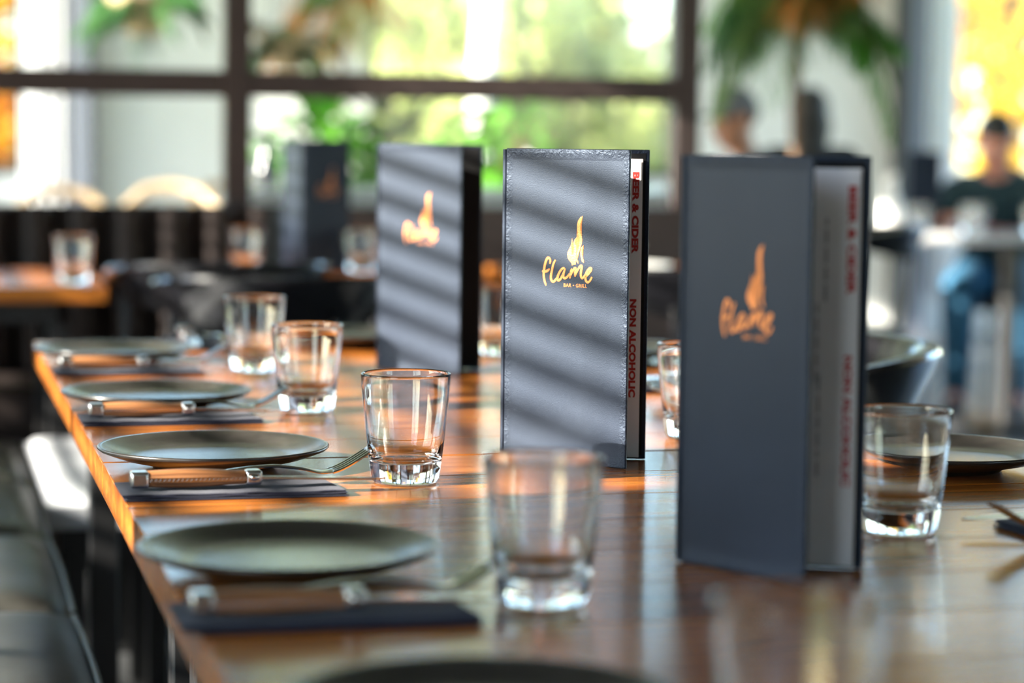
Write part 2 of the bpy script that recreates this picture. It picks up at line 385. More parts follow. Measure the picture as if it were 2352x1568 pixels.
# ------------------------------------------------------------------ glazed partition (window_1)
PY = 6.5
part = bpy.data.objects.new('window_1', None); COL.objects.link(part); structure(part)
PX = [-1.66, -.41, .84, 2.10]
ZB = [.885, 1.212, 2.05, 2.9]
MB().box(-2.2, 2.125, PY-.06, PY+.06, 0, .885).build('lower_panel', M_BANQ, part, smooth=False)
for i, x in enumerate(PX):
    MB().box(x-.036, x+.036, PY-.035, PY+.035, .885, HC).build('mullion', M_FRAME, part, bevel=.006)
xs = [-2.2] + PX
for i in range(len(PX)):
    a = xs[i] + (.036 if i else 0); b_ = xs[i+1] - .036
    for j in (1, 2, 3):
        MB().box(a, b_, PY-.03, PY+.03, ZB[j]-.035, ZB[j]+.035).build('glazing_bar', M_FRAME, part, bevel=.006)
    zz_ = ZB + [HC]
    for j in range(4):
        MB().box(a, b_, PY-.004, PY+.004, zz_[j] + (.035 if j else 0), zz_[j+1] - (.035 if j < 3 else 0)).build('pane', M_PANE, part, smooth=False)

# ------------------------------------------------------------------ venetian blinds on the sunny side
def blind(y0, y1, label):
    r = thing('venetian_blind', label, 'blind', (XL+.06, (y0+y1)/2, 0), group='venetian blinds on the sunny wall')
    h = (y1 - y0) / 2
    MB().box(-.03, .03, -h, h, 2.98, 3.03).build('head_rail', M_SLAT, r, bevel=.004)
    s = MB().box(-.026, .026, -h, h, -.0015, .0015).mesh('slat'); s.materials.append(M_SLAT)
    n = 38
    for i in range(n):
        o = bpy.data.objects.new('slat', s); COL.objects.link(o); o.parent = r; o.location = (0, 0, .98 + i * .0525)
    for yy in (-h*.7, h*.7): MB().tube([(0, yy, .93), (0, yy, 3.0)], .0015, 6).build('cord', M_SLAT, r)
    MB().box(-.025, .025, -h, h, .91, .935).build('bottom_rail', M_SLAT, r, bevel=.004)
blind(1.55, 3.38, 'pale slatted venetian blind over the window beside the long table')
blind(3.66, 5.93, 'pale slatted venetian blind over the window beyond the long table')

# ------------------------------------------------------------------ long dining table: two tables set end to end
TZ = .75
TX0, TX1 = .18, 1.10
def plank_table(name, label, x0, x1, y0, y1, n, group, th=.034, legs=True, axis='y'):
    r = thing(name, label, 'table', ((x0+x1)/2, (y0+y1)/2, 0), group=group)
    hx, hy = (x1-x0)/2, (y1-y0)/2
    wd = 2*hy/n
    me = None
    for i in range(n):
        mb = MB().box(-hx, hx, -wd/2+.0003, wd/2-.0003, -th, 0)
        p = mb.build('plank', M_TABLE, r, bevel=.0012, seg=2) if me is None else bpy.data.objects.new('plank', me)
        if me is None: me = p.data
        else: COL.objects.link(p); p.parent = r
        p.location = (0, -hy + wd*(i+.5), TZ)
    MB().box(-hx+.1, hx-.1, -hy+.08, -hy+.12, TZ-th-.05, TZ-th-.0005).build('apron', M_BLACKM, r, smooth=False)
    MB().box(-hx+.1, hx-.1, hy-.12, hy-.08, TZ-th-.05, TZ-th-.0005).build('apron', M_BLACKM, r, smooth=False)
    for sx in (-1, 1):
        for sy in (-1, 1):
            MB().box(sx*(hx-.1)-.022, sx*(hx-.1)+.022, sy*(hy-.1)-.022, sy*(hy-.1)+.022, 0, TZ-th-.05).build('leg', M_BLACKM, r, bevel=.003)
        MB().box(sx*(hx-.1)-.012, sx*(hx-.1)+.012, -hy+.122, hy-.122, .16, .19).build('stretcher', M_BLACKM, r, smooth=False)
    return r
plank_table('dining_table', 'near half of the long lacquered oak table with the focused menu', TX0, TX1, .985, 2.428, 10, 'long oak table halves')
plank_table('dining_table', 'far half of the long lacquered oak table with the stacked tumblers', TX0, TX1, 2.434, 3.865, 10, 'long oak table halves')

# ------------------------------------------------------------------ plates
def plate_proto():
    r = .1145
    prof = [(0, .0050), (.050, .0050), (.0535, .0005), (.060, .0005), (.0625, .0040), (.072, .0058), (.090, .0100), (.104, .0148), (.112, .0180), (r, .0202), (.1144, .0217), (.1130, .0225), (.1095, .0218), (.098, .0178), (.086, .0140), (.079, .0121), (.068, .0111), (.04, .0108), (0, .0107)]
    return MB().lathe(prof, 96).build('plate', M_PLATE, None, angle=60)
GP = 'charcoal plates laid along the oak table'
pp = plate_proto(); used = [False]
def plate(x, y, label):
    global pp
    o = pp if not used[0] else pp.copy()
    if used[0]: COL.objects.link(o)
    used[0] = True
    o.location = (x, y, TZ + .0002); o.rotation_euler = (0, 0, random.random()*6); tag(o, label, 'plate', GP)
plate(.286, 2.385, 'charcoal plate in sharp focus beside the first clear tumbler in focus')
plate(.272, 1.792, 'charcoal plate below the sharp one, beside the blurred front tumbler')
plate(.300, 1.268, 'blurred dark plate cut off by the bottom edge of the photo')
plate(.281, 2.915, 'charcoal plate next beyond the sharp one on the bench side')
plate(.277, 3.505, 'farthest charcoal plate at the bench-side corner of the table')
plate(1.005, 2.250, 'charcoal plate behind the water glass, across the table beside the nearest menu')
plate(1.000, 2.845, 'charcoal plate glimpsed between the two nearest menus across the table')
plate(1.000, 3.440, 'charcoal plate across the table hidden behind the focused menu')
plate(.665, 3.735, 'charcoal plate at the far end of the table behind the tumblers')

# ------------------------------------------------------------------ tumblers
def tumbler_mesh():
    out = [(0, .0035), (.020, .0030), (.0275, .0008), (.0300, .0006), (.0318, .0022), (.0330, .0060), (.0340, .0140), (.0355, .0260), (.0375, .0430), (.0400, .0680), (.0420, .0880), (.0430, .1030)]
    lip = [(.0429, .1044), (.0422, .1050), (.0414, .1044)]
    inn = [(.0411, .1020), (.0400, .0860), (.0380, .0660), (.0352, .0430), (.0328, .0300), (.0300, .0240), (.0250, .0212), (.0150, .0196), (0, .0190)]
    me = MB().lathe(out + lip + inn, 96).mesh('tumbler'); me.materials.append(M_GLASS)
    me.polygons.foreach_set('use_smooth', [True]*len(me.polygons)); return me
GLM = tumbler_mesh(); GG = 'clear tumblers'
def tumbler(x, y, label, z=TZ):
    o = bpy.data.objects.new('tumbler', GLM); COL.objects.link(o); o.location = (x, y, z + .0003); o.rotation_euler = (0, 0, random.random()*6)
    return tag(o, label, 'glass', GG)
tumbler(.452, 2.245, 'clear tumbler in sharp focus right of the sharp charcoal plate')
tumbler(.452, 2.842, 'clear tumbler behind the sharp one, second in the bench-side row')
tumbler(.456, 3.330, 'clear tumbler farthest back in the bench-side row')
tumbler(.430, 1.640, 'blurred clear tumbler standing in front of the focused menu')
tumbler(.420, 1.105, 'very blurred tumbler at the bottom edge in front of the nearest menu')
wt_glass = tumbler(.805, 1.886, 'tumbler beside the nearest menu with the far-side plate behind it')
tumbler(.835, 2.530, 'tumbler half hidden behind the nearest menu on its spine side')
tumbler(.850, 3.550, 'tumbler seen between the focused menu and the menu behind it')

# ------------------------------------------------------------------ napkins, knives, forks
def napkin_mesh():
    mb = MB(); nx, ny = 26, 8
    for L in range(3):
        z0 = .0004 + L * .0019; vs_, fs = [], []
        dx = L * .0012
        for s in (0, 1):
            for j in range(ny + 1):
                for i in range(nx + 1):
                    x = -.099 + .198 * i / nx; y = -.043 + .086 * j / ny
                    wv = (.0007 * math.sin(x * 55 + L * 1.7) * (.4 + .6 * (1 - j / ny)) + .0004 * math.sin(x * 130 + L)) * (L > 0)
                    xx = x - dx + (.010 * (j / ny - .5) if i == nx else 0) * -1 * (1 if i == nx else 0)
                    vs_.append((xx, y + dx * .4, z0 + abs(wv) + (.0012 if s else 0)))
        n = (nx+1)*(ny+1)
        for j in range(ny):
            for i in range(nx):
                a = j*(nx+1)+i
                fs.append((a, a+nx+1, a+nx+2, a+1)); fs.append((n+a, n+a+1, n+a+nx+2, n+a+nx+1))
        ring = [i for i in range(nx+1)] + [j*(nx+1)+nx for j in range(1, ny+1)] + [ny*(nx+1)+i for i in range(nx-1, -1, -1)] + [j*(nx+1) for j in range(ny-1, 0, -1)]
        for q in range(len(ring)):
            a, b_ = ring[q], ring[(q+1) % len(ring)]
            fs.append((a, b_, n+b_, n+a))
        mb.add(vs_, fs)
    return mb
NAP = None
def knife_proto():
    r = thing('steak_knife', 'x', 'knife')
    # handle: two curved wood scales either side of a steel spine strip, lying on its side; spine faces -y
    n = 14
    def prof(t):            # half thickness and sag along the handle, t 0..1 from butt to bolster
        return .0066 + .0014 * math.sin(math.pi * min(1, t * 1.15)) - .0010 * t, .0015 * math.sin(math.pi * t)
    for sgn, nm in ((1, 'handle_scale'), (-1, 'handle_scale')):
        vs_, fs = [], []
        for i in range(n + 1):
            t = i / n; x = .0155 + .081 * t; h, sg = prof(t)
            wy = .0085 + .0022 * math.sin(math.pi * t)
            for k2 in range(9):
                a = math.pi * k2 / 8
                yy = -wy * math.cos(a); zc = (h - .0016) * (math.sin(a) ** .6) + .0016
                vs_.append((x, yy + sg, .0085 + sgn * zc))
            vs_.append((x, 0 + sg, .0085 + sgn * .0014))
        for i in range(n):
            for k2 in range(10):
                a, b_ = i*10 + k2, i*10 + (k2+1) % 10
                q = (a, b_, b_+10, a+10)
                fs.append(q if sgn < 0 else q[::-1])
        fs.append(tuple(range(10)) if sgn > 0 else tuple(range(9, -1, -1))); fs.append(tuple(n*10 + i for i in (range(9, -1, -1) if sgn > 0 else range(10))))
        MB().add(vs_, fs).build(nm, M_HANDLE, r)
    sp = MB()
    for i in range(12):
        x0, x1 = .015 + .082*i/12, .015 + .082*(i+1)/12
        t = (i + .5) / 12; sg = prof(t)[1]; wy = .0092 + .0022 * math.sin(math.pi * t)
        sp.box(x0, x1 + .0003, -wy + sg, wy + sg, .0085-.0018, .0085+.0018)
    spine = sp.build('spine_strip', M_STEEL, r, smooth=False)
    nt_ = MB()
    for i in range(22):
        t = (i + .5) / 22; x = .015 + .082 * t; sg = prof(t)[1]; wy = .0094 + .0022 * math.sin(math.pi * t)
        nt_.add([(x-.0012, -wy+sg, .0072), (x+.0004, -wy+sg-.0004, .0085), (x+.0016, -wy+sg, .0098), (x+.0002, -wy+sg+.0003, .0085)], [(0, 1, 2, 3)])
    nt_.build('filework', M_STEELN, spine, smooth=False)
    MB().box(0, .0158, -.0090, .0090, .0018, .0152).build('butt_cap', M_STEELN, r, bevel=.0026, seg=3)
    MB().box(.0967, .1110, -.0082, .0082, .0024, .0146).build('bolster', M_STEELN, r, bevel=.0028, seg=3)
    MB().ellip((.1040, -.0080, .0090), (.0045, .0018, .0028), 10, 6).build('bee_rivet', M_STEEL, r)
    bl = MB(); pts = [(.109, -.0062), (.150, -.0062), (.190, -.0050), (.210, -.0020), (.219, .0030), (.205, .0090), (.180, .0115), (.130, .0105), (.112, .0075)]
    vs_ = [(x, y, .0074) for x, y in pts] + [(x, y, .0092) for x, y in pts]
    # bring the cutting edge to a point in thickness
    vs_ = [(x, y, (.0083 + (z - .0083) * (1 if y < .006 else .15)) - .004*(x-.109)/.11) for x, y, z in vs_]
    q = len(pts)
    fs = [tuple(range(q))[::-1], tuple(range(q, 2*q))] + [(i, (i+1) % q, (i+1) % q + q, i + q) for i in range(q)]
    bl.add(vs_, fs).build('blade', M_STEEL, r, smooth=False)
    r.scale = (1.08, 1.12, 1.12)
    return r
def fork_proto():
    r = thing('fork', 'x', 'fork')
    def zc(x):               # arch profile along the fork; x 0..0.205 from handle end to tine tips
        pts = [(0, .0055), (.04, .0075), (.085, .0120), (.110, .0130), (.135, .0095), (.155, .0050), (.168, .0065), (.182, .0130), (.205, .0265)]
        for (a, za), (b_, zb) in zip(pts, pts[1:]):
            if x <= b_:
                t = (x-a)/(b_-a); t = t*t*(3-2*t) if False else t
                return za + (zb-za)*t
        return pts[-1][1]
    def strip(xs_, wf, yoff=0, th=.0022):
        vs_, fs = [], []
        for x in xs_:
            z = (zc(x-.004) + zc(x) + zc(x+.004)) / 3 if 0 < x < .2 else zc(x); hw = wf(x)
            crown = .0008
            for (yy, dz) in ((-hw, -th*.3), (-hw*.5, crown), (hw*.5, crown), (hw, -th*.3), (hw*.5, -th), (-hw*.5, -th)):
                vs_.append((x, yy + yoff, z + dz))
        for i in range(len(xs_) - 1):
            for k2 in range(6):
                a, b_ = i*6+k2, i*6+(k2+1) % 6
                fs.append((b_, a, a+6, b_+6))
        fs.append(tuple(range(6))); fs.append(tuple((len(xs_)-1)*6 + i for i in reversed(range(6))))
        return vs_, fs
    def wf(x):
        if x < .10: return .0095 - .0060 * (x/.10)
        if x < .135: return .0035
        return .0035 + .0085 * min(1, (x-.135)/.022)
    MB().add(*strip([i*.155/30 for i in range(31)], wf)).build('handle', M_STEEL, r)
    MB().add(*strip([.150 + i*.0165/6 for i in range(7)], lambda x: min(.0122, .0060 + (x-.146)*.42))).build('head', M_STEEL, r)
    for i in range(4):
        MB().add(*strip([.164 + k2*.041/8 for k2 in range(9)], lambda x: .0019 - .0009*max(0, (x-.18)/.025), -.0100 + i*.00667)).build('tine', M_STEEL, r)
    return r
kp, fp = knife_proto(), fork_proto(); ku, fu = [False], [False]
GK, GF, GN = 'steak knives on napkins', 'forks on napkins', 'navy paper napkins'
def setting(x, y, rz, nl, kl, fl):
    """napkin centre x,y on the table, with knife and fork lying on it; rz turns the whole setting"""
    global NAP
    if NAP is None:
        o = napkin_mesh().build('paper_napkin', M_NAPKIN); NAP = o.data
    else:
        o = bpy.data.objects.new('paper_napkin', NAP); COL.objects.link(o)
    o.location = (x, y, TZ + .0004); o.rotation_euler = (0, 0, rz); tag(o, nl, 'napkin', GN)
    c, s = math.cos(rz), math.sin(rz)
    def at(a, b_): return (x + a*c - b_*s, y + a*s + b_*c)
    j = random.uniform(-.02, .02)
    p = at(-.092, -.012); place(kp, ku, (p[0], p[1], TZ + .0068), rz + j - .02, kl, GK)
    p = at(-.062, .022); place(fp, fu, (p[0], p[1], TZ + .0072), rz + .10 + j, fl, GF)
setting(.279, 2.205, 0, 'navy folded paper napkin in sharp focus in front of the sharp plate', 'wood-handled steak knife in sharp focus on its navy napkin', 'steel fork with raised tines in sharp focus beside the sharp plate')
setting(.268, 1.617, 0, 'blurred navy napkin nearest the camera, under the darker knife', 'blurred dark wood-handled knife nearest the camera on its napkin', 'blurred fork nearest the camera by the blurred front plate')
setting(.281, 2.770, 0, 'navy napkin just behind the sharp charcoal plate', 'wood-handled knife just behind the sharp charcoal plate', 'fork just behind the sharp charcoal plate')
setting(.281, 3.340, 0, 'navy napkin in front of the farthest bench-side plate', 'wood-handled knife in front of the farthest bench-side plate', 'fork in front of the farthest bench-side plate')
setting(1.001, 1.855, math.pi, 'navy napkin at the photo edge across the table, by the nearest menu', 'steak knife at the photo edge across the table', 'fork with dark tines at the photo edge across the table')
setting(1.001, 2.430, math.pi, 'navy napkin across the table behind the tumbler and plate', 'steak knife across the table behind the tumbler and plate', 'fork across the table behind the tumbler and plate')
setting(1.001, 3.020, math.pi, 'navy napkin across the table behind the nearest menu', 'steak knife across the table behind the nearest menu', 'fork across the table behind the nearest menu')
setting(.425, 3.760, -math.pi/2, 'navy napkin at the far end of the table next to the tumblers', 'steak knife at the far end of the table next to the tumblers', 'fork at the far end of the table next to the tumblers')

# ------------------------------------------------------------------ menus
STROKES = {
'f': [(54.97, 202.35), (55.33, 205.07), (53.85, 207.24), (51.92, 207.3), (49.87, 203.85), (48.34, 198.38), (47.61, 192.94), (47.67, 188.21), (48.79, 183.52), (50.21, 180.19)],
'fb': [(46.3, 193.84), (49.05, 193.47), (51.86, 194.46), (53.85, 195.9)],
'l': [(60.95, 205.08), (59.0, 201.5), (57.48, 195.36), (56.35, 189.92), (56.57, 185.87), (58.45, 183.79), (60.45, 184.35), (62.82, 186.81), (64.39, 188.9)],
'a1': [(72.67, 196.98), (70.66, 197.77), (67.66, 195.1), (65.16, 190.95), (64.02, 186.86), (65.25, 185.22), (67.63, 186.67), (70.36, 191.16), (72.83, 196.65)],
'a2': [(72.83, 196.65), (71.54, 192.56), (70.95, 189.17), (72.81, 187.76), (75.19, 188.67), (77.93, 191.81)],
'm1': [(80.79, 196.96), (80.05, 193.58), (78.93, 188.49)],
'm2': [(79.16, 189.51), (81.08, 193.62), (83.8, 197.62), (85.38, 198.35), (85.8, 196.83), (85.05, 193.78), (85.1, 190.42)],
'm3': [(85.33, 191.1), (87.79, 195.9), (90.5, 200.03), (92.31, 200.97), (92.89, 199.32), (92.16, 195.4), (92.07, 190.71), (93.29, 188.62), (95.02, 189.49), (97.34, 192.6)],
'e': [(97.37, 190.26), (99.48, 191.69), (102.58, 195.15), (104.18, 198.02), (102.99, 199.04), (100.42, 197.07), (98.12, 192.97), (97.39, 188.92), (98.23, 185.95), (100.22, 184.69), (102.56, 186.13), (104.63, 189.56)],
}
POLYS = {
'flame': [(93.26, 250.92), (90.52, 249.51), (87.81, 246.09), (86.84, 242.06), (86.91, 238.05), (88.01, 233.4), (89.66, 228.77), (89.95, 225.44), (88.97, 222.4), (87.02, 220.66), (85.02, 221.59), (84.35, 223.91), (84.94, 226.61), (86.49, 229.2), (84.14, 227.25), (82.83, 224.53), (82.65, 221.18), (83.5, 217.19), (83.32, 213.83), (82.0, 211.77), (80.4, 212.38), (79.72, 215.04), (80.31, 218.42), (81.28, 222.47), (81.54, 225.83), (80.95, 228.36), (80.59, 225.8), (79.86, 221.75), (77.93, 217.66), (76.0, 214.24), (75.4, 211.53), (76.09, 208.2), (78.12, 205.59), (80.54, 203.33), (81.13, 200.67), (83.34, 201.76), (85.72, 201.99), (85.66, 205.87), (86.87, 204.58), (88.72, 202.77), (88.68, 204.98), (87.62, 207.29), (87.8, 210.64), (89.09, 214.7), (91.0, 218.79), (92.52, 222.85), (93.01, 226.88), (92.4, 230.2), (90.92, 234.16), (90.3, 238.15), (90.47, 242.83), (91.74, 247.21)],
'lick': [(94.75, 221.72), (92.18, 219.5), (91.05, 215.44), (91.27, 211.44), (92.36, 207.46), (92.79, 205.47), (95.19, 203.89), (95.31, 205.9), (93.91, 209.53), (92.52, 212.82), (92.45, 216.83), (93.36, 219.54)],
}
def spline(pts, n=6):
    out = []
    P = [pts[0]] + list(pts) + [pts[-1]]
    for i in range(1, len(P) - 2):
        for q in range(n):
            t = q / n
            out.append(tuple(.5*((2*P[i][k2]) + (-P[i-1][k2]+P[i+1][k2])*t + (2*P[i-1][k2]-5*P[i][k2]+4*P[i+1][k2]-P[i+2][k2])*t*t + (-P[i-1][k2]+3*P[i][k2]-3*P[i+1][k2]+P[i+2][k2])*t**3) for k2 in (0, 1)))
    out.append(tuple(pts[-1])); return out
def poly_mesh(mb, pts, th):
    """filled flat outline with thickness th, lying in local x,z facing -y"""
    bm = bmesh.new(); vs_ = [bm.verts.new((x, 0, z)) for x, z in pts]; f = bm.faces.new(vs_)
    bmesh.ops.triangulate(bm, faces=[f])
    n = len(pts); tri = [[v.index for v in q.verts] for q in (bm.verts.index_update() or bm.faces)]
    bm.free()
    a = sum(pts[i][0]*pts[(i+1) % n][1] - pts[(i+1) % n][0]*pts[i][1] for i in range(n))
    v = [(x, -th, z) for x, z in pts] + [(x, 0, z) for x, z in pts]
    fs = [tuple(t) for t in tri] + [(i, (i+1) % n, (i+1) % n + n, i + n) for i in range(n)]
    mb.add(v, fs)
def stroke_mesh(mb, pts, hw, th):
    pts = spline(pts); n = len(pts); vs_ = []
    for i, p in enumerate(pts):
        a, b_ = pts[max(0, i-1)], pts[min(n-1, i+1)]
        d = Vector((b_[0]-a[0], b_[1]-a[1])); d = d.normalized() if d.length > 1e-9 else Vector((1, 0))
        t = i/(n-1); k2 = hw * (0.72 + .28 * math.sin(math.pi * t)) 
        nx, nz = -d.y*k2, d.x*k2
        vs_ += [(p[0]+nx, -th, p[1]+nz), (p[0]-nx, -th, p[1]-nz)]
    mb.add(vs_, [(2*i, 2*i+1, 2*i+3, 2*i+2) for i in range(n-1)])
    for e in (0, -1):
        c = pts[e]; o = [(c[0], -th, c[1])] + [(c[0]+hw*.72*math.cos(q*math.pi/6), -th, c[1]+hw*.72*math.sin(q*math.pi/6)) for q in range(12)]
        mb.add(o, [(0, 1+q, 1+(q+1) % 12) for q in range(12)])
_tx = {}
def text_mesh(txt, bold=0.0, spacing=1.0):
    key = (txt, bold, spacing)
    if key not in _tx:
        cu = bpy.data.curves.new('lettering', 'FONT'); cu.body = txt; cu.size = 1; cu.offset = bold; cu.space_character = spacing; cu.resolution_u = 3
        o = bpy.data.objects.new('lettering', cu); COL.objects.link(o)
        dg = bpy.context.evaluated_depsgraph_get(); dg.update()
        me = o.evaluated_get(dg).to_mesh()
        vs_ = [tuple(v.co) for v in me.vertices]; fs = [tuple(p.vertices) for p in me.polygons]
        o.evaluated_get(dg).to_mesh_clear(); bpy.data.objects.remove(o); bpy.data.curves.remove(cu)
        x0 = min(v[0] for v in vs_); x1 = max(v[0] for v in vs_); y0 = min(v[1] for v in vs_); y1 = max(v[1] for v in vs_)
        _tx[key] = ([((x-x0)/(x1-x0), (y-y0)/(y1-y0)) for x, y, z in vs_], fs)
    return _tx[key]
MH, MW = .3175, .147
def leather_panel(w_, h_, th):
    """padded leather board in local x (0..w), y (0 front .. th back), z (0..h)"""
    return MB().box(0, w_, 0, th, 0, h_)
def menu(name, label, S, Fr, Bk, page_on='back'):
    """standing menu: spine at S, free edge of the front cover at Fr, of the back cover at Bk"""
    S, Fr, Bk = Vector(S), Vector(Fr), Vector(Bk)
    r = thing(name, label, 'menu', (S.x, S.y, TZ + .0004), group='standing drinks menus')
    af = math.atan2(Fr.y-S.y, Fr.x-S.x); ab = math.atan2(Bk.y-S.y, Bk.x-S.x)
    wf_, wb = (Fr-S).length, (Bk-S).length
    sgn = 1                                        # front faces the local -y side of its own run
    fc = leather_panel(wf_, MH, .0032).build('front_cover', M_LEATHER, r, bevel=.0011, seg=3, rz=af)
    bc = leather_panel(wb, MH, .0032).build('back_cover', M_LEATHER, r, bevel=.0011, seg=3, loc=(.004*math.cos(ab+math.pi/2)*.6, .004*math.sin(ab+math.pi/2)*.6, 0), rz=ab)
    lin = MB().box(.006, wb-.004, -.0006, 0, .004, MH-.004).build('lining', M_FELT, bc, smooth=False)
    MB().tube([(.0004, .0026, .001), (.0004, .0026, MH-.001)], .0031, 14).build('spine', M_LEATHER, r)
    # edge fold ridges of the leather on the cover
    k2 = wf_ / MW
    lg = MB()
    for key, q in STROKES.items(): stroke_mesh(lg, [(x*.001*k2, z*.001) for x, z in q], .00132, .00028 + .00002*len(lg.v) / 400)
    lg.build('logo_script', M_COPPER, fc, smooth=False)
    fm = MB()
    for q in POLYS.values(): poly_mesh(fm, [(x*.001*k2, z*.001) for x, z in q], .00028)
    fm.build('flame_emblem', M_COPPER, fc, smooth=False)
    v, f = text_mesh('BAR \u2022 GRILL', .012, 1.1)
    MB().add([((.0717 + x*.0275)*k2, -.00028, .1790 + y*.0036) for x, y in v], f).build('logo_tagline', M_COPPER, fc, smooth=False)
    # pages
    if page_on == 'back':
        host, y0, w_ = bc, -.0030, wb
        for i in range(2):
            vs_, fs = [], []
            nx = 12
            for a in range(nx + 1):
                t = a / nx; x = .006 + (w_ - .0130 - .0016*i) * t
                yy = y0 - .0030*i*t*t - .0018*math.sin(t*math.pi)*i
                for z in (.0022 + .0008*i, .3080 - .0012*i): vs_ += [(x, yy, z), (x, yy + .0006, z)]
            for a in range(nx):
                b4 = a*4
                fs += [(b4, b4+4, b4+6, b4+2), (b4+1, b4+3, b4+7, b4+5), (b4, b4+1, b4+5, b4+4), (b4+2, b4+6, b4+7, b4+3)]
            fs += [(0, 2, 3, 1), (nx*4, nx*4+1, nx*4+3, nx*4+2)]
            pg = MB().add(vs_, fs).build('page', M_PAPER, host, smooth=False)
        yo = y0 - .0030 - .0018 - .0002
        def pagey(x): t = (x-.006)/(w_-.0146); return y0 - .0030*t*t - .0018*math.sin(min(1, max(0, t))*math.pi) - .00025
        kx = w_ / MW
        for txt, z1, z0, xl, xr in (('BEER & CIDER', .2950, .2116, .1296, .1366), ('NON ALCOHOLIC', .1653, .0644, .1286, .1356)):
            v, f = text_mesh(txt, .055, 1.02)
            MB().add([((xl + (xr-xl)*y)*kx, pagey((xl + (xr-xl)*y)*kx), z1 - (z1-z0)*x) for x, y in v], f).build('page_heading', M_RED, pg, smooth=False)
        for c_, (z1, z0, xl) in enumerate(((.270, .215, .112), (.205, .150, .106), (.150, .070, .108), (.262, .18, .100), (.14, .06, .098))):
            mb = MB(); z = z1
            while z > z0:
                ln = random.uniform(.005, .014)
                x = xl*kx; mb.add([(x, pagey(x), z), (x+.0022, pagey(x+.0022), z), (x+.0022, pagey(x+.0022), z-ln), (x, pagey(x), z-ln)], [(0, 1, 2, 3)]); z -= ln + .003
            mb.build('small_print', M_GREYINK, pg, smooth=False)
    else:
        MB().box(.004, wf_-.003, .0046, .0062, .003, MH-.006).build('page', M_PAPER, fc, smooth=False)
    return r
menu('menu', 'menu in sharp focus with striped shadows and red beer heading inside', (.587, 2.405), (.686, 2.296), (.727, 2.362))
menu('menu', 'nearest menu, plain shaded navy-black cover with wide open page', (.5775, 1.781), (.638, 1.668), (.706, 1.722))
menu('menu', 'striped sunlit menu standing behind the focused one', (.635, 3.352), (.727, 3.240), (.777, 3.322), 'front')

# ------------------------------------------------------------------ chairs
def chair_proto():
    r = thing('armchair', 'x', 'chair')
    # local: sitter faces +y, back at -y
    st = MB()
    ring = []
    for i in range(40):
        a = 2*math.pi*i/40; c, s = math.cos(a), math.sin(a)
        e = .55
        ring.append((.215*math.copysign(abs(c)**e, c), .205*math.copysign(abs(s)**e, s)))
    vs_, fs = [], []
    for (k2, z) in ((.90, .432), (1.0, .440), (1.0, .452), (.95, .458), (.6, .450), (.2, .446)):
        for x, y in ring: vs_.append((x*k2, y*k2, z))
    for j in range(5):
        for i in range(40):
            i2 = (i+1) % 40; fs.append((j*40+i, j*40+i2, (j+1)*40+i2, (j+1)*40+i))
    fs.append(tuple(reversed(range(40)))); fs.append(tuple(5*40+i for i in range(40)))
    st.add(vs_, fs).build('seat', M_CHAIR, r)
    for sx in (-1, 1):
        MB().tube([(sx*.185, .17, .436), (sx*.195, .185, .22), (sx*.205, .20, 0)], [.016, .014, .011], 10).build('leg', M_CHAIR, r)
        MB().tube([(sx*.175, -.16, .436), (sx*.19, -.19, .22), (sx*.21, -.23, 0)], [.016, .014, .011], 10).build('leg', M_CHAIR, r)
        MB().tube([(sx*.198, .04, .445), (sx*.206, .015, .56), (sx*.212, -.01, .73)], [.012, .011, .010], 10).build('arm_post', M_CHAIR, r)
    for a in (-28, 28):
        t = math.radians(a)
        MB().tube([(.17*math.sin(t)*1.1, -.165, .445), (.20*math.sin(t), -.20*math.cos(t)-.01, .58), (.215*math.sin(t), -.215*math.cos(t)-.015, .71)], .010, 10).build('back_post', M_CHAIR, r)
    # wrap-around back band
    vs_, fs = [], []; n = 40
    for i in range(n + 1):
        t = -1 + 2*i/n; a = math.radians(88) * t
        R = .208; x = R*math.sin(a); y = -R*math.cos(a)
        hh = .115 - .065*abs(t)**2.2; zt = .802 - .022*abs(t)**3
        nx_, ny_ = math.sin(a), -math.cos(a)
        th = .010
        for (off, z) in ((-th, zt-hh), (-th*1.0, zt-.008), (-th*.3, zt), (th*.6+.010, zt), (th+.012, zt-.008), (th, zt-hh), (0, zt-hh-.006)):
            tilt = .035*(z-.70)/.1
            vs_.append((x + nx_*(off+tilt), y + ny_*(off+tilt), z))
    for i in range(n):
        for k2 in range(7):
            a, b_ = i*7+k2, i*7+(k2+1) % 7
            fs.append((a, b_, b_+7, a+7))
    fs.append(tuple(reversed(range(7)))); fs.append(tuple(n*7+i for i in range(7)))
    MB().add(vs_, fs).build('backrest', M_CHAIR, r)
    return r
cp = chair_proto(); cu_ = [False]; GC = 'glossy black armchairs'
place(cp, cu_, (.715, 4.93, 0), -.03, 'black armchair just beyond the far end of the long table', GC)
place(cp, cu_, (.655, 5.42, 0), .06, 'black armchair with curved back between the two small oak tables', GC)
place(cp, cu_, (1.118, 3.15, 0), math.pi/2 + .06, 'black armchair across the table, shiny curved back behind the tumbler', GC)
place(cp, cu_, (1.27, 2.36, 0), math.pi/2 - .03, 'black armchair across the table cut by the photo edge', GC)
place(cp, cu_, (1.72, 5.22, 0), -.05, 'black armchair glimpsed between the two nearest menus', GC)
place(cp, cu_, (3.02, 7.55, 0), 1.35, 'black armchair silhouetted against the pale wall left of the seated man', GC)

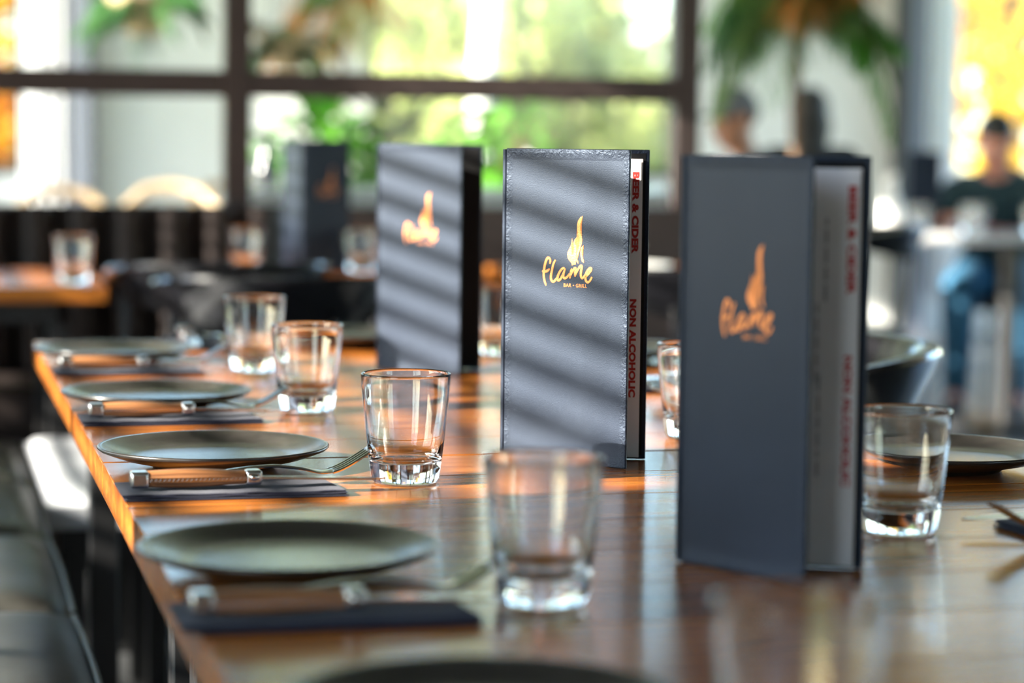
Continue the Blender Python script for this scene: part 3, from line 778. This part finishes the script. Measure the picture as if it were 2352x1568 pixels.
# ------------------------------------------------------------------ bench on the left, pale bench seat beyond it
def bench(name, label, cat, x0, x1, y0, y1, z, n, mat, th=.11):
    r = thing(name, label, cat, ((x0+x1)/2, (y0+y1)/2, 0))
    hx, hy = (x1-x0)/2, (y1-y0)/2; L = 2*hy/n
    for i in range(n):
        nx, ny = 14, 14; vs_, fs = [], []
        yc = -hy + L*(i+.5)
        for j in range(ny+1):
            for k2 in range(nx+1):
                a, b_ = -1+2*k2/nx, -1+2*j/ny
                ed = max(abs(a), abs(b_))
                puff = (1-abs(a)**5)*(1-abs(b_)**5)
                zz1 = z - .028 + .028*puff**.5 + .003*math.sin(a*5+i)*math.sin(b_*9+i*2)*puff
                vs_.append((a*(hx-.004) , yc + b_*(L/2-.002), zz1))
        nt_ = (nx+1)*(ny+1)
        for j in range(ny+1):
            for k2 in range(nx+1):
                a, b_ = -1+2*k2/nx, -1+2*j/ny
                vs_.append((a*(hx-.012), yc + b_*(L/2-.006), z-th))
        for j in range(ny):
            for k2 in range(nx):
                a = j*(nx+1)+k2; fs += [(a, a+1, a+nx+2, a+nx+1), (nt_+a, nt_+a+nx+1, nt_+a+nx+2, nt_+a+1)]
        ring = [q for q in range(nx+1)] + [j*(nx+1)+nx for j in range(1, ny+1)] + [ny*(nx+1)+q for q in range(nx-1, -1, -1)] + [j*(nx+1) for j in range(ny-1, 0, -1)]
        for q in range(len(ring)):
            a, b_ = ring[q], ring[(q+1) % len(ring)]; fs.append((b_, a, nt_+a, nt_+b_))
        c = MB().add(vs_, fs).build('seat_cushion', mat, r, angle=70)
        MB().tube([(hx-.004, yc-L/2+.01, z-.026), (hx-.001, yc-L/4, z-.027), (hx, yc, z-.027), (hx-.001, yc+L/4, z-.027), (hx-.004, yc+L/2-.01, z-.026)], .0045, 8).build('piping', mat, c)
    MB().box(-hx+.03, hx-.03, -hy+.03, hy-.03, z-th-.05, z-th-.001).build('base_frame', M_BLACKM, r, smooth=False)
    for sx in (-1, 1):
        for sy in (-1, 0, 1):
            MB().box(sx*(hx-.06)-.018, sx*(hx-.06)+.018, sy*(hy-.08)-.018, sy*(hy-.08)+.018, 0, z-th-.05).build('leg', M_BLACKM, r, bevel=.003)
    return r
bench('bench', 'dark grey padded leather bench along the side of the long table', 'bench', -.30, .205, .75, 5.1, .462, 7, M_BENCH)
bench('upholstered_bench', 'pale grey upholstered bench end beyond the dark leather bench', 'bench', .211, .475, 4.22, 5.10, .46, 1, M_PALE, .07)

# ------------------------------------------------------------------ banquette and small tables in front of the partition
bq = thing('banquette', 'dark channel-backed banquette below the steel-framed glass partition', 'banquette', (-.45, 6.2, 0))
MB().box(-1.42, 1.42, -.22, .22, .0, .34).build('base', M_BANQ, bq, bevel=.006)
MB().box(-1.42, 1.42, -.24, .16, .341, .46).build('seat_cushion', M_BANQ, bq, bevel=.03, seg=4)
for i in range(24):
    x0 = -1.42 + i*2.84/24; x1 = x0 + 2.84/24
    MB().tube([((x0+x1)/2, .195, .462), ((x0+x1)/2, .20, .70), ((x0+x1)/2, .205, .884)], (x1-x0)/2*.99, 14, flat=.55).build('back_channel', M_BANQ, bq)
MB().box(-1.43, 1.43, .225, .239, .345, .89).build('back_board', M_BANQ, bq, bevel=.003)
GS = 'small oak tables by the banquette'
plank_table('small_table', 'small oak table at the left photo edge before the banquette', -.45, .40, 5.24, 5.93, 5, GS)
plank_table('small_table', 'small oak table with a shaded menu standing on it', .58, 1.30, 5.67, 6.12, 4, GS)
plank_table('small_table', 'small oak table glimpsed between the two nearest menus', 1.42, 2.10, 5.42, 6.02, 5, GS)
tumbler(.335, 5.33, 'blurred tumbler on the small oak table at the left photo edge')
tumbler(.765, 5.74, 'blurred tumbler peeking over the black chair back')
tumbler(1.045, 5.74, 'blurred tumbler left of the menu behind the focused one')
tumbler(1.48, 5.50, 'blurred tumbler glimpsed beside the focused menu on a small oak table')
menu('menu', 'farthest shaded menu standing on the small oak table', (.898, 5.71), (1.025, 5.785), (.875, 5.856), 'front')

bw = MB().lathe([(0, .004), (.035, .004), (.037, 0), (.042, 0), (.055, .014), (.075, .040), (.086, .062), (.083, .062), (.070, .040), (.050, .018), (0, .012)], 40).build('bowl', M_POTW, None, loc=(1.70, 5.86, TZ+.0003))
tag(bw, 'white bowl on the small oak table between the two nearest menus', 'bowl')
wp = MB().lathe([(0, .004), (.070, .004), (.073, 0), (.080, 0), (.120, .014), (.140, .020), (.138, .022), (.115, .017), (.085, .009), (0, .008)], 48).build('serving_plate', M_POTW, None, loc=(1.66, 5.66, TZ+.0003))
tag(wp, 'white serving plate on the small oak table between the two nearest menus', 'plate')

# ------------------------------------------------------------------ garden room: counter, tables, bottle, rattan chairs
ct = thing('counter', 'long white counter behind the glass partition', 'counter', (1.65, 6.95, 0))
MB().box(-.75, .75, -.3, .3, .88, .925).build('counter_top', M_WTOP, ct, bevel=.004)
MB().box(-.70, .70, -.26, .26, 0, .8795).build('counter_body', M_WHITE, ct, bevel=.003)
def pedestal_table(label, x, y, sx, sy, z=.75):
    r = thing('cafe_table', label, 'table', (x, y, 0), group='pale cafe tables')
    MB().box(-sx/2, sx/2, -sy/2, sy/2, z-.03, z).build('table_top', M_WTOP, r, bevel=.006)
    MB().tube([(0, 0, .03), (0, 0, z-.031)], .035, 14).build('pedestal', M_BLACKM, r)
    MB().box(-.22, .22, -.22, .22, 0, .029).build('base', M_BLACKM, r, bevel=.006)
    return r
pedestal_table('pale cafe table behind the partition near the rattan chairs', .72, 7.75, .9, .6, .80)
pedestal_table('pale cafe table in front of the seated man in teal', 4.02, 8.42, 1.1, .55, .74)
pedestal_table('pale cafe table between the person in the cap and the white shirts', 2.45, 9.15, .7, .7)
bo = thing('bottle', 'dark bottle standing on the pale table behind the partition', 'bottle', (1.078, 7.6, .8003))
MB().lathe([(0, 0), (.036, 0), (.038, .006), (.038, .15), (.034, .18), (.016, .215), (.0145, .262), (0, .262)], 28).build('bottle_body', M_BOTTLE, bo)
MB().lathe([(.0148, .2625), (.0165, .264), (.0165, .290), (0, .2905)], 20).build('cap', M_BLACKM, bo)
def rattan(label, x, y, rz):
    r = thing('rattan_chair', label, 'chair', (x, y, 0), rz, group='rattan tub chairs'); r.scale = (.88, .88, .97)
    MB().tube([(-.25, .24, .60), (-.27, .0, .66), (-.22, -.2, .80), (-.12, -.28, .885), (0, -.31, .905), (.12, -.28, .885), (.22, -.2, .80), (.27, .0, .66), (.25, .24, .60)], .020, 10).build('top_rail', M_RATTAN, r)
    MB().lathe([(0, .40), (.25, .40), (.27, .42), (.25, .45), (0, .455)], 28).build('seat', M_RATTAN, r)
    for i in range(15):
        a = math.radians(-130 + 260*i/14); sx, sy = math.sin(a), -math.cos(a)
        t = abs(-1 + 2*i/14); zt = .89 - .28*t**1.3
        R = .305 - .03*t
        MB().tube([(.25*sx, .25*sy, .43), (.29*sx, .29*sy, .62), (R*sx*.93, R*sy*.98, zt)], .006, 6).build('cane', M_RATTAN, r)
    vs_ = MB()
    for z, R in ((.56, .28), (.68, .30)):
        vs_.tube([(R*math.sin(math.radians(a)), -R*math.cos(math.radians(a)), z) for a in range(-110, 111, 10)], .007, 6)
    vs_.build('woven_band', M_RATTAN, r)
    for sx in (-1, 1):
        for sy in (-1, 1): MB().tube([(sx*.19, sy*.19, .42), (sx*.22, sy*.22, 0)], [.016, .013], 8).build('leg', M_RATTAN, r)
rattan('tan rattan chair above the banquette nearest the white curtain', .56, 8.35, math.pi + .3)
rattan('tan rattan chair above the banquette left of the partition mullion', .93, 9.05, math.pi - .1)
rattan('tan rattan chair behind the dark bottle right of the mullion', 1.28, 9.75, math.pi)

# ------------------------------------------------------------------ curtains in the garden windows
def curtain(label, x0, x1):
    n = 60; vs_, fs = [], []; yb = YB - .07
    for i in range(n+1):
        t = i/n; x = x0 + (x1-x0)*t; y = yb + .05*math.sin(t*math.pi*7)
        vs_ += [(x, y, .25), (x, y, 3.42), (x, y+.004, .25), (x, y+.004, 3.42)]
    for i in range(n):
        a = i*4; fs += [(a, a+4, a+5, a+1), (a+2, a+3, a+7, a+6), (a, a+2, a+6, a+4), (a+1, a+5, a+7, a+3)]
    fs += [(0, 1, 3, 2), (n*4, n*4+2, n*4+3, n*4+1)]
    o = MB().add(vs_, fs).build('curtain', M_CURT, None, angle=80); tag(o, label, 'curtain', 'white window curtains')
curtain('white curtain beside the orange foliage at the left photo edge', .53, .765)
curtain('white curtain beside the yellow trees above the seated man', 5.42, 5.60)

# ------------------------------------------------------------------ plants
def leaf_quad(mb, p, d, n_, L, W):
    """folded pointed leaf at p along d"""
    d = d.normalized(); s = d.cross(n_); s = s.normalized() if s.length > 1e-6 else d.orthogonal().normalized(); n_ = s.cross(d)
    a = p; b_ = p + d*L*.45 + s*W*.5 + n_*W*.12; c = p + d*L*.45 - s*W*.5 + n_*W*.12; m_ = p + d*L*.5; e = p + d*L - n_*L*.12
    mb.add([a, b_, m_, c, e], [(0, 1, 2), (0, 2, 3), (1, 4, 2), (2, 4, 3)])
def rv(rng): return Vector((rng.gauss(0, 1), rng.gauss(0, 1), rng.gauss(0, 1))).normalized()
def frond(mb, base, az, L, rise, droop, nl, ll, rng, lw=.02):
    pts = []
    h = Vector((math.cos(az), math.sin(az), 0))
    for i in range(nl + 1):
        t = i/nl; pts.append(base + h*L*(t - .18*t*t*droop) + Vector((0, 0, rise*t - droop*L*.75*t*t)))
    mb.tube(pts, [.006*(1-.8*i/nl) for i in range(nl+1)], 5)
    s = h.cross(Vector((0, 0, 1)))
    for i in range(2, nl):
        d = (pts[i+1]-pts[i-1]).normalized(); l2 = ll*math.sin(math.pi*(.15+.8*i/nl))
        for sg in (-1, 1):
            dd = d*.6 + s*sg*.9 + Vector((0, 0, -.8)) + rv(rng)*.15
            leaf_quad(mb, pts[i], dd, Vector((0, 0, 1)), l2, lw)
def pot(r, z, rad, h, mat):
    MB().lathe([(0, z), (rad*.75, z), (rad*.95, z+h*.9), (rad, z+h), (rad*.92, z+h), (rad*.88, z+h*.93)], 28).build('pot', mat, r)
    MB().lathe([(0, z+h*.90), (rad*.86, z+h*.90), (rad*.86, z+h*.92), (0, z+h*.925)], 20).build('soil', M_SOIL, r)
def palm(label, x, y, ht, nf, L, mats, seed, potrad=.2, droop=1.0):
    rng = random.Random(seed); r = thing('potted_palm', label, 'plant', (x, y, 0), group='garden room plants')
    pot(r, 0, potrad, .42, M_POT)
    MB().tube([(0, 0, .38), (.01, .01, ht*.5), (0, 0, ht*.8), (.01, 0, ht)], [.022, .018, .017, .02], 10).build('trunk', M_TRUNK, r)
    for i in range(nf):
        az = 2.4*i + rng.uniform(-.25, .25); mb = MB()
        frond(mb, Vector((.01, 0, ht - rng.uniform(-.05, .22))), az, L*rng.uniform(.30, 1.12), rng.uniform(.05, .5), droop*rng.uniform(.5, 1.35), 22, .22, rng, .015)
        mb.build('frond', mats[i % len(mats)], r)
    return r
palm('tall potted palm with drooping fronds and dry orange leaves by the partition end', 2.99, 8.0, 1.74, 68, .48, [M_LGREEN, M_LDARK, M_LOLIVE, M_LDARK, M_LOLIVE, M_LGREEN, M_LOLIVE, M_LDRY], 17, droop=1.55)
def bushy(name, label, x, y, z, rad, hgt, n, L, W, mat, seed, potmat=M_POT, potrad=.14, poth=.22):
    rng = random.Random(seed); r = thing(name, label, 'plant', (x, y, z), group='garden room plants')
    if potmat: pot(r, 0, potrad, poth, potmat)
    st = MB()
    for i in range(7):
        a = rng.uniform(0, 6.28); st.tube([(0, 0, poth*.9), (rad*.3*math.cos(a), rad*.3*math.sin(a), poth+hgt*.5), (rad*.6*math.cos(a), rad*.6*math.sin(a), poth+hgt*.85)], [.008, .006, .003], 6)
    st.build('stems', M_TRUNK, r)
    for i in range(n):
        mb = MB(); p = rv(rng); p = Vector((p.x*rad, p.y*rad, poth + hgt*.5 + p.z*hgt*.5)) * 1.0
        p2 = Vector((p.x*rng.uniform(.3, 1), p.y*rng.uniform(.3, 1), p.z))
        d = Vector((p2.x, p2.y, rng.uniform(-.5*rad, .4*rad))) + rv(rng)*rad*.3
        leaf_quad(mb, p2, d, Vector((0, 0, 1)), L*rng.uniform(.7, 1.2), W*rng.uniform(.7, 1.2))
        mb.build('leaf', mat, r)
    return r
bushy('leafy_plant', 'bright green leafy plant left of the menu behind the focused one', 1.45, 8.78, .30, .20, .42, 110, .18, .12, M_LGREEN, 11, M_POTW, .18, .45)
bushy('leafy_plant', 'blue-green leafy plant above the striped menu', 1.80, 9.5, .30, .25, .44, 130, .17, .10, M_LDARK, 12, M_POT, .18, .45)
bushy('leafy_plant', 'bright green leafy plant above the focused menu', 2.08, 8.55, .32, .22, .44, 120, .17, .11, M_LGREEN, 13, M_POTW, .18, .45)
bushy('leafy_plant', 'low green plant at the right-hand end of the partition', 2.52, 8.45, .05, .14, .5, 60, .15, .07, M_LGREEN, 14, M_POT, .16, .40)
# plinths carrying the first three
for lab, x, y, h in (('white plinth under the bright green plant left of the striped menu', 1.45, 8.78, .2995), ('white plinth under the blue-green plant', 1.80, 9.5, .2995), ('white plinth under the plant above the focused menu', 2.08, 8.55, .3195), ('low white plinth under the green plant at the partition end', 2.52, 8.45, .0495)):
    tag(MB().box(-.17, .17, -.17, .17, 0, h).build('plinth', M_WHITE, None, bevel=.006, loc=(x, y, 0)), lab, 'plinth', 'plant plinths')
def hanging(label, x, y, z, nf, L, mats, seed, cane):
    rng = random.Random(seed); r = thing('hanging_plant', label, 'plant', (x, y, z), group='garden room plants')
    MB().lathe([(0, -.16), (.06, -.15), (.12, -.06), (.14, 0), (.13, .0), (.11, -.05), (0, -.06)], 24).build('basket', cane, r)
    for a in (0, 2.1, 4.2): MB().tube([(.135*math.cos(a), .135*math.sin(a), -.01), (0, 0, .6)], .003, 6).build('chain', M_BLACKM, r)
    MB().tube([(0, 0, .6), (0, 0, HC - z - .0008)], .004, 6).build('hanger', M_BLACKM, r)
    for i in range(nf):
        mb = MB(); frond(mb, Vector((0, 0, -.02)), 2*math.pi*i/nf + rng.uniform(-.2, .2), L*rng.uniform(.7, 1.15), rng.uniform(.05, .22), rng.uniform(.6, 1.5), 18, .10, rng, .018)
        mb.build('frond', mats[i % len(mats)], r)
    return r
hanging('dark green hanging fern in front of the white wall left of the mullion', .85, 9.3, 1.60, 20, .32, [M_LDARK], 21, M_RATTAN)
hanging('brownish trailing hanging plant right of the partition mullion', 1.55, 10.3, 1.50, 18, .30, [M_LBROWN, M_LDARK, M_LBROWN], 22, M_RATTAN)
palm('slender palm with tan stems behind the partition above the striped menu', 1.95, 11.3, 1.80, 13, .55, [M_LGREEN, M_LDRY, M_LLIME], 31, .2, 1.3)

# ------------------------------------------------------------------ people (seated)
def remeshed(mb, name, mat, parent, voxel, smooth=6):
    me = mb.mesh(name); o = bpy.data.objects.new(name, me); COL.objects.link(o)
    rm = o.modifiers.new('r', 'REMESH'); rm.mode = 'VOXEL'; rm.voxel_size = voxel; rm.use_smooth_shade = True
    sm = o.modifiers.new('s', 'SMOOTH'); sm.iterations = smooth; sm.factor = .5
    dg = bpy.context.evaluated_depsgraph_get(); dg.update()
    nm = bpy.data.meshes.new_from_object(o.evaluated_get(dg)); o.modifiers.clear(); o.data = nm
    bpy.data.meshes.remove(me); nm.materials.clear(); nm.materials.append(mat); nm.name = name
    nm.polygons.foreach_set('use_smooth', [True]*len(nm.polygons))
    if parent: o.parent = parent
    return o
def person(label, x, y, rz, skin, shirt, trousers, hair='short', neck=(.12, .98), headpitch=25, headyaw=0, hands=((-.12, .40, .79), (.12, .40, .79)), long_sleeve=False, shoe=M_DARKC):
    """seated figure; local +y is forward, seat at z .46; neck = (forward, height) of the neck base"""
    r = thing('person', label, 'person', (x, y, 0), rz, group='seated guests')
    ny, nz = neck
    pel = Vector((0, 0, .56)); nb = Vector((0, ny, nz)); chest = pel.lerp(nb, .68) + Vector((0, -.015, 0)); belly = pel.lerp(nb, .33)
    Rh = Matrix.Rotation(math.radians(headyaw), 3, 'Z') @ Matrix.Rotation(-math.radians(headpitch), 3, 'X')
    hc = nb + Vector((0, .045, .155)) + Vector((0, .05*math.sin(math.radians(headpitch)), -.02*math.sin(math.radians(headpitch))))
    def H(v): return hc + Rh @ Vector(v)
    sh = [nb + Vector((s*.165, -.005, -.055)) for s in (-1, 1)]
    hn = [Vector(h) for h in hands]
    el = []
    for i, s in enumerate((-1, 1)):
        mid = (sh[i] + hn[i]) / 2; el.append(mid + Vector((s*.07, -.05, -.11)))
    kn = [Vector((s*.115, .44, .50)) for s in (-1, 1)]; hp = [Vector((s*.09, .02, .545)) for s in (-1, 1)]
    an = [Vector((s*.12, .40, .085)) for s in (-1, 1)]
    def torso(mb, g):
        mb.caps(hp[0], .105+g, hp[1], .105+g); mb.caps(pel, .118+g, chest, .118+g); mb.caps(pel + Vector((-.045, 0, 0)), .10+g, chest + Vector((-.055, 0, 0)), .105+g); mb.caps(pel + Vector((.045, 0, 0)), .10+g, chest + Vector((.055, 0, 0)), .105+g); mb.ellip(belly, (.150+g, .112+g, .15+g)); mb.ellip(chest, (.165+g, .115+g, .17+g))
        mb.caps(sh[0], .056+g, sh[1], .056+g); mb.caps(chest + Vector((0, 0, .03)), .10+g, nb + Vector((0, 0, -.02)), .06+g)
    def arms(mb, g, full):
        for i in (0, 1):
            mb.caps(sh[i], .052+g, el[i] if full else sh[i].lerp(el[i], .62), .040+g)
            if full: mb.caps(el[i], .040+g, hn[i] + (el[i]-hn[i]).normalized()*.09, .028+g)
    def legs(mb, g):
        for i in (0, 1): mb.caps(hp[i], .088+g, kn[i], .060+g); mb.caps(kn[i], .058+g, an[i], .040+g)
    b = MB(); torso(b, 0); arms(b, 0, True); legs(b, 0)
    b.caps(nb + Vector((0, -.01, -.04)), .054, hc + Vector((0, -.02, -.06)), .052)
    b.ellip(H((0, -.008, .030)), (.074, .094, .086), 24, 16, Rh); b.ellip(H((0, .020, -.040)), (.058, .070, .074), 20, 14, Rh)
    b.ellip(H((0, .060, -.082)), (.026, .022, .022), 12, 8, Rh)
    b.caps(H((0, .086, .020)), .009, H((0, .104, -.022)), .013); b.caps(H((-.03, .078, .032)), .012, H((.03, .078, .032)), .012)
    for s in (-1, 1): b.ellip(H((s*.076, -.004, -.002)), (.010, .018, .030), 10, 8, Rh); b.ellip(H((s*.036, .066, -.022)), (.022, .018, .020), 10, 8, Rh)
    for i, s in enumerate((-1, 1)):
        wv = (hn[i] - el[i]).normalized(); wr = hn[i] - wv*.09
        side = wv.cross(Vector((0, 0, 1))).normalized(); dn = Vector((0, 0, -1))
        b.caps(wr, .027, wr + wv*.03, .026)
        for q, (o_, l2) in enumerate(((-.030, .062), (-.010, .074), (.010, .070), (.028, .055))):
            k1 = wr + wv*.085 + side*o_; k2_ = k1 + wv*l2*.55 + dn*.008; k3 = k2_ + wv*l2*.35 + dn*.026
            b.caps(wr + wv*.02 + side*o_*.6, .014, k1, .0115); b.caps(k1, .0100, k2_, .0090); b.caps(k2_, .0090, k3, .0078)
        tb = wr + wv*.025 - side*s*-.028; b.caps(tb, .014, tb + wv*.035 + side*s*.022 + dn*.006, .011); b.caps(tb + wv*.035 + side*s*.022 + dn*.006, .0105, tb + wv*.062 + side*s*.020 + dn*.020, .0085)
    for i in (0, 1): b.caps(an[i], .040, an[i] + Vector((0, .10, -.045)), .030)
    remeshed(b, 'body', skin, r, .0075, 3)
    t = MB(); torso(t, .010); arms(t, .012, long_sleeve); remeshed(t, 'shirt', shirt, r, .011, 4)
    t = MB(); t.caps(hp[0], .118, hp[1], .118); legs(t, .014); remeshed(t, 'trousers', trousers, r, .012, 4)
    for i in (0, 1):
        t = MB(); t.caps(an[i] + Vector((0, -.02, -.035)), .042, an[i] + Vector((0, .15, -.050)), .032); t.box(an[i].x-.038, an[i].x+.038, an[i].y-.06, an[i].y+.18, .001, .03)
        remeshed(t, 'shoe', shoe, r, .010, 3)
    for s in (-1, 1):
        e = MB().ellip(H((s*.031, .079, .006)), (.013, .008, .007), 12, 8, Rh).build('eye', M_EYEW, r)
        MB().ellip(H((s*.031, .0855, .005)), (.0052, .003, .0052), 10, 6, Rh).build('iris', M_HAIR, e)
    MB().ellip(H((0, .084, -.056)), (.024, .007, .007), 14, 8, Rh).build('mouth', M_LIP, r)
    h = MB()
    def capshell(off, rr, zmin, ymax):
        vs_, fs = [], []; nu, nv = 28, 14
        for j in range(nv+1):
            ph = math.pi*j/nv
            for i in range(nu):
                a = 2*math.pi*i/nu; p = Vector((rr[0]*math.sin(ph)*math.cos(a), rr[1]*math.sin(ph)*math.sin(a), rr[2]*math.cos(ph)))
                lim = zmin + (.055 if p.y > ymax else 0)
                if p.z < lim: p.z = lim; p.x *= .93; p.y *= .93
                vs_.append(H(p + Vector(off)))
        for j in range(nv):
            for i in range(nu): i2 = (i+1) % nu; fs.append((j*nu+i, (j+1)*nu+i, (j+1)*nu+i2, j*nu+i2))
        return vs_, fs
    if hair == 'short': h.add(*capshell((0, -.012, .034), (.079, .097, .090), -.025, .03)).build('hair', M_HAIR, r)
    elif hair == 'long':
        h.ellip(H((0, -.02, .03)), (.095, .105, .098)); h.ellip(H((0, -.055, -.06)), (.098, .070, .13)); h.ellip(H((0, -.07, -.15)), (.085, .05, .09))
        remeshed(h, 'hair', M_HAIR, r, .012, 3)
    elif hair == 'cap':
        c = h.add(*capshell((0, -.006, .036), (.084, .102, .100), -.012, .5)).build('cap', M_GREYC, r)
        MB().ellip(H((0, .105, .040)), (.070, .060, .008), 20, 8, Rh).build('cap_brim', M_GREYC, c)
        MB().add(*capshell((0, -.014, .028), (.078, .096, .088), -.05, .0)).build('hair', M_HAIR, r)
    return r
def facing(dx, dy): return math.atan2(-dx, dy)
def stool(label, x, y, mat=M_GREYC):
    r = thing('stool', label, 'stool', (x, y, 0), group='guest stools')
    MB().lathe([(0, .40), (.20, .40), (.215, .415), (.205, .436), (.15, .440), (0, .440)], 28).build('seat', mat, r)
    for a in range(4):
        t = math.pi/4 + a*math.pi/2; MB().tube([(.14*math.cos(t), .14*math.sin(t), .399), (.19*math.cos(t), .19*math.sin(t), 0)], [.015, .012], 8).build('leg', M_BLACKM, r)
person('man in a dark teal t-shirt leaning over the pale table', 4.33, 9.12, facing(-.55, -.84), M_SKIN, M_TEAL, M_JEAN, 'short', (.26, .93), 32, 12, ((-.20, .56, .79), (.14, .60, .79)))
stool('grey-topped stool under the man in teal', 4.33, 9.12)
person('person in a grey cap with tanned face behind the nearest menu', 3.25, 9.05, facing(-1, -.25), M_SKIND, M_GREYC, M_DARKC, 'cap', (.08, 1.00), 12, 0, ((-.15, .48, .80), (.15, .48, .80)), True)
stool('stool under the person in the grey cap', 3.25, 9.05)
person('person with long dark hair seen from behind beside the palm trunk', 3.93, 10.3, facing(.15, 1), M_SKIN, M_DARKC, M_DARKC, 'long', (.03, 1.04), 5, 0, ((-.12, .40, .72), (.12, .40, .72)), True)
stool('stool under the person with long dark hair', 3.93, 10.3)
person('person in a white shirt behind the glass above the striped menu', 2.42, 10.2, facing(.9, -.4), M_SKIN, M_SHIRTW, M_DARKC, 'short', (.08, .98), 15, 0, ((-.14, .46, .79), (.14, .46, .79)), True)
stool('stool under the white-shirted person above the striped menu', 2.42, 10.2)
person('person in a white shirt behind the glass above the focused menu', 2.86, 11.3, facing(-.9, -.45), M_SKIN, M_SHIRTW, M_DARKC, 'short', (.08, .98), 10, 0, ((-.14, .46, .79), (.14, .46, .79)), True)
stool('stool under the white-shirted person above the focused menu', 2.86, 11.3)

# things on the seated man's table
for i, (x, y, lab) in enumerate(((3.62, 8.36, 'tumbler at the near corner of the seated man\'s table'), (3.80, 8.30, 'tumbler next to the standing menu on the seated man\'s table'), (3.92, 8.5, 'tumbler in the middle of the seated man\'s table'), (4.05, 8.28, 'tumbler at the front edge of the seated man\'s table'), (4.30, 8.30, 'tumbler at the photo edge on the seated man\'s table'))):
    tumbler(x, y, lab, .74)
def mini_menu(label, x, y, z, rz):
    r = thing('menu', label, 'menu', (x, y, z + .0003), rz, group='standing drinks menus')
    MB().box(0, .13, 0, .004, 0, .30).build('front_cover', M_LEATHER, r, bevel=.001)
    MB().box(0, .13, -.002, .002, 0, .30).build('back_cover', M_LEATHER, r, bevel=.001, loc=(0, .006, 0), rz=.6)
mini_menu('small dark menu standing on the seated man\'s table', 3.66, 8.55, .74, 0)
tag(MB().box(-.13, .13, -.09, .09, 0, .006).build('red_menu_card', M_REDP, None, bevel=.001, loc=(3.98, 8.60, .7403), rz=.2), 'red menu card lying on the seated man\'s table', 'card')
cf = thing('carafe', 'white water carafe on the pale table left of the seated man', 'carafe', (3.56, 8.50, .7403))
MB().lathe([(0, 0), (.045, 0), (.050, .008), (.052, .08), (.030, .15), (.026, .19), (.034, .215), (.031, .215), (.022, .19), (.026, .15), (.046, .08), (.044, .012), (0, .010)], 30).build('carafe_body', M_POTW, cf)

# ------------------------------------------------------------------ outside: ground and trees
structure(MB().box(-60, 70, -40, 90, -.6, -.13).build('ground', M_GRASS, smooth=False))
def tree(label, x, y, ht, rad, nleaf, L, mat, seed, trunk=M_BARK, tr=.13, lean=0.0, zc=None, grp='trees outside the windows'):
    rng = random.Random(seed); r = thing('tree', label, 'tree', (x, y, -.13), group=grp)
    zc = zc or ht*.62
    mb = MB().tube([(0, 0, 0), (lean*.3, 0, ht*.3), (lean*.7, .05, ht*.6), (lean, 0, ht*.9)], [tr, tr*.8, tr*.55, tr*.2], 10)
    mb.build('trunk', trunk, r)
    for i in range(7):
        a = rng.uniform(0, 6.28); h = ht*rng.uniform(.3, .65)
        MB().tube([(lean*h/ht, 0, h), (lean*h/ht + rad*.4*math.cos(a), rad*.4*math.sin(a), h+rad*.3), (lean*h/ht + rad*.75*math.cos(a), rad*.75*math.sin(a), h+rad*.45)], [tr*.35, tr*.2, tr*.07], 6).build('branch', trunk, r)
    cl = [(rv(rng)*rad*rng.uniform(.2, .85)) for _ in range(26)]
    lf = MB()
    for i in range(nleaf):
        c = rng.choice(cl); p = c + rv(rng)*rad*.33*rng.random()**.5
        p = Vector((p.x + lean*.7, p.y, zc + p.z*ht*.40/rad))
        leaf_quad(lf, p, rv(rng) + Vector((0, 0, -.3)), rv(rng), L*rng.uniform(.7, 1.3), L*.7)
    o = lf.build('crown', mat, r, smooth=False); o['kind'] = 'stuff'
    return r
tree('golden yellow tree behind the seated man', 8.0, 16.8, 5.0, 1.9, 2600, .19, M_LYEL, 41, zc=2.5)
tree('second golden tree at the photo edge behind the seated man', 11.6, 20.5, 4.2, 2.2, 1500, .20, M_LYEL, 42, zc=1.9)
tree('golden tree far behind the white curtain by the seated man', 9.9, 25.5, 4.6, 2.0, 1100, .22, M_LYEL, 43, zc=2.1)
tree('orange autumn tree at the left photo edge', .25, 17.0, 3.2, 1.0, 1900, .14, M_LORG, 44, zc=1.35)
tree('yellow autumn tree behind the orange one', -.3, 21.0, 4.6, 1.4, 3600, .20, M_LYEL, 45, zc=2.2)
tree('pale lime tree seen through the middle garden window', 4.9, 20.5, 3.9, 1.8, 5200, .20, M_LLIME, 46, zc=1.8)
tree('pale lime tree with slanting trunk outside the middle window', 5.4, 27.8, 4.6, 2.3, 6000, .26, M_LLIME, 47, zc=2.0)
tree('white-barked birch leaning outside the middle window', 3.75, 16.5, 7.0, .75, 1500, .14, M_LLIME, 48, M_BIRCH, .11, .5, 5.0)
tree('white-barked birch standing left of the leaning one', 3.25, 19.0, 7.0, .9, 1500, .14, M_LLIME, 49, M_BIRCH, .10, -.15, 5.2)
tree('green tree behind the birches', 3.4, 23.6, 3.6, 1.3, 3000, .22, M_LGREEN, 50, zc=1.6)
tree('pale lime tree at the partition end outside the middle window', 6.5, 23.8, 4.2, 1.4, 4200, .22, M_LLIME, 51, zc=1.9)
bpy.context.view_layer.update()
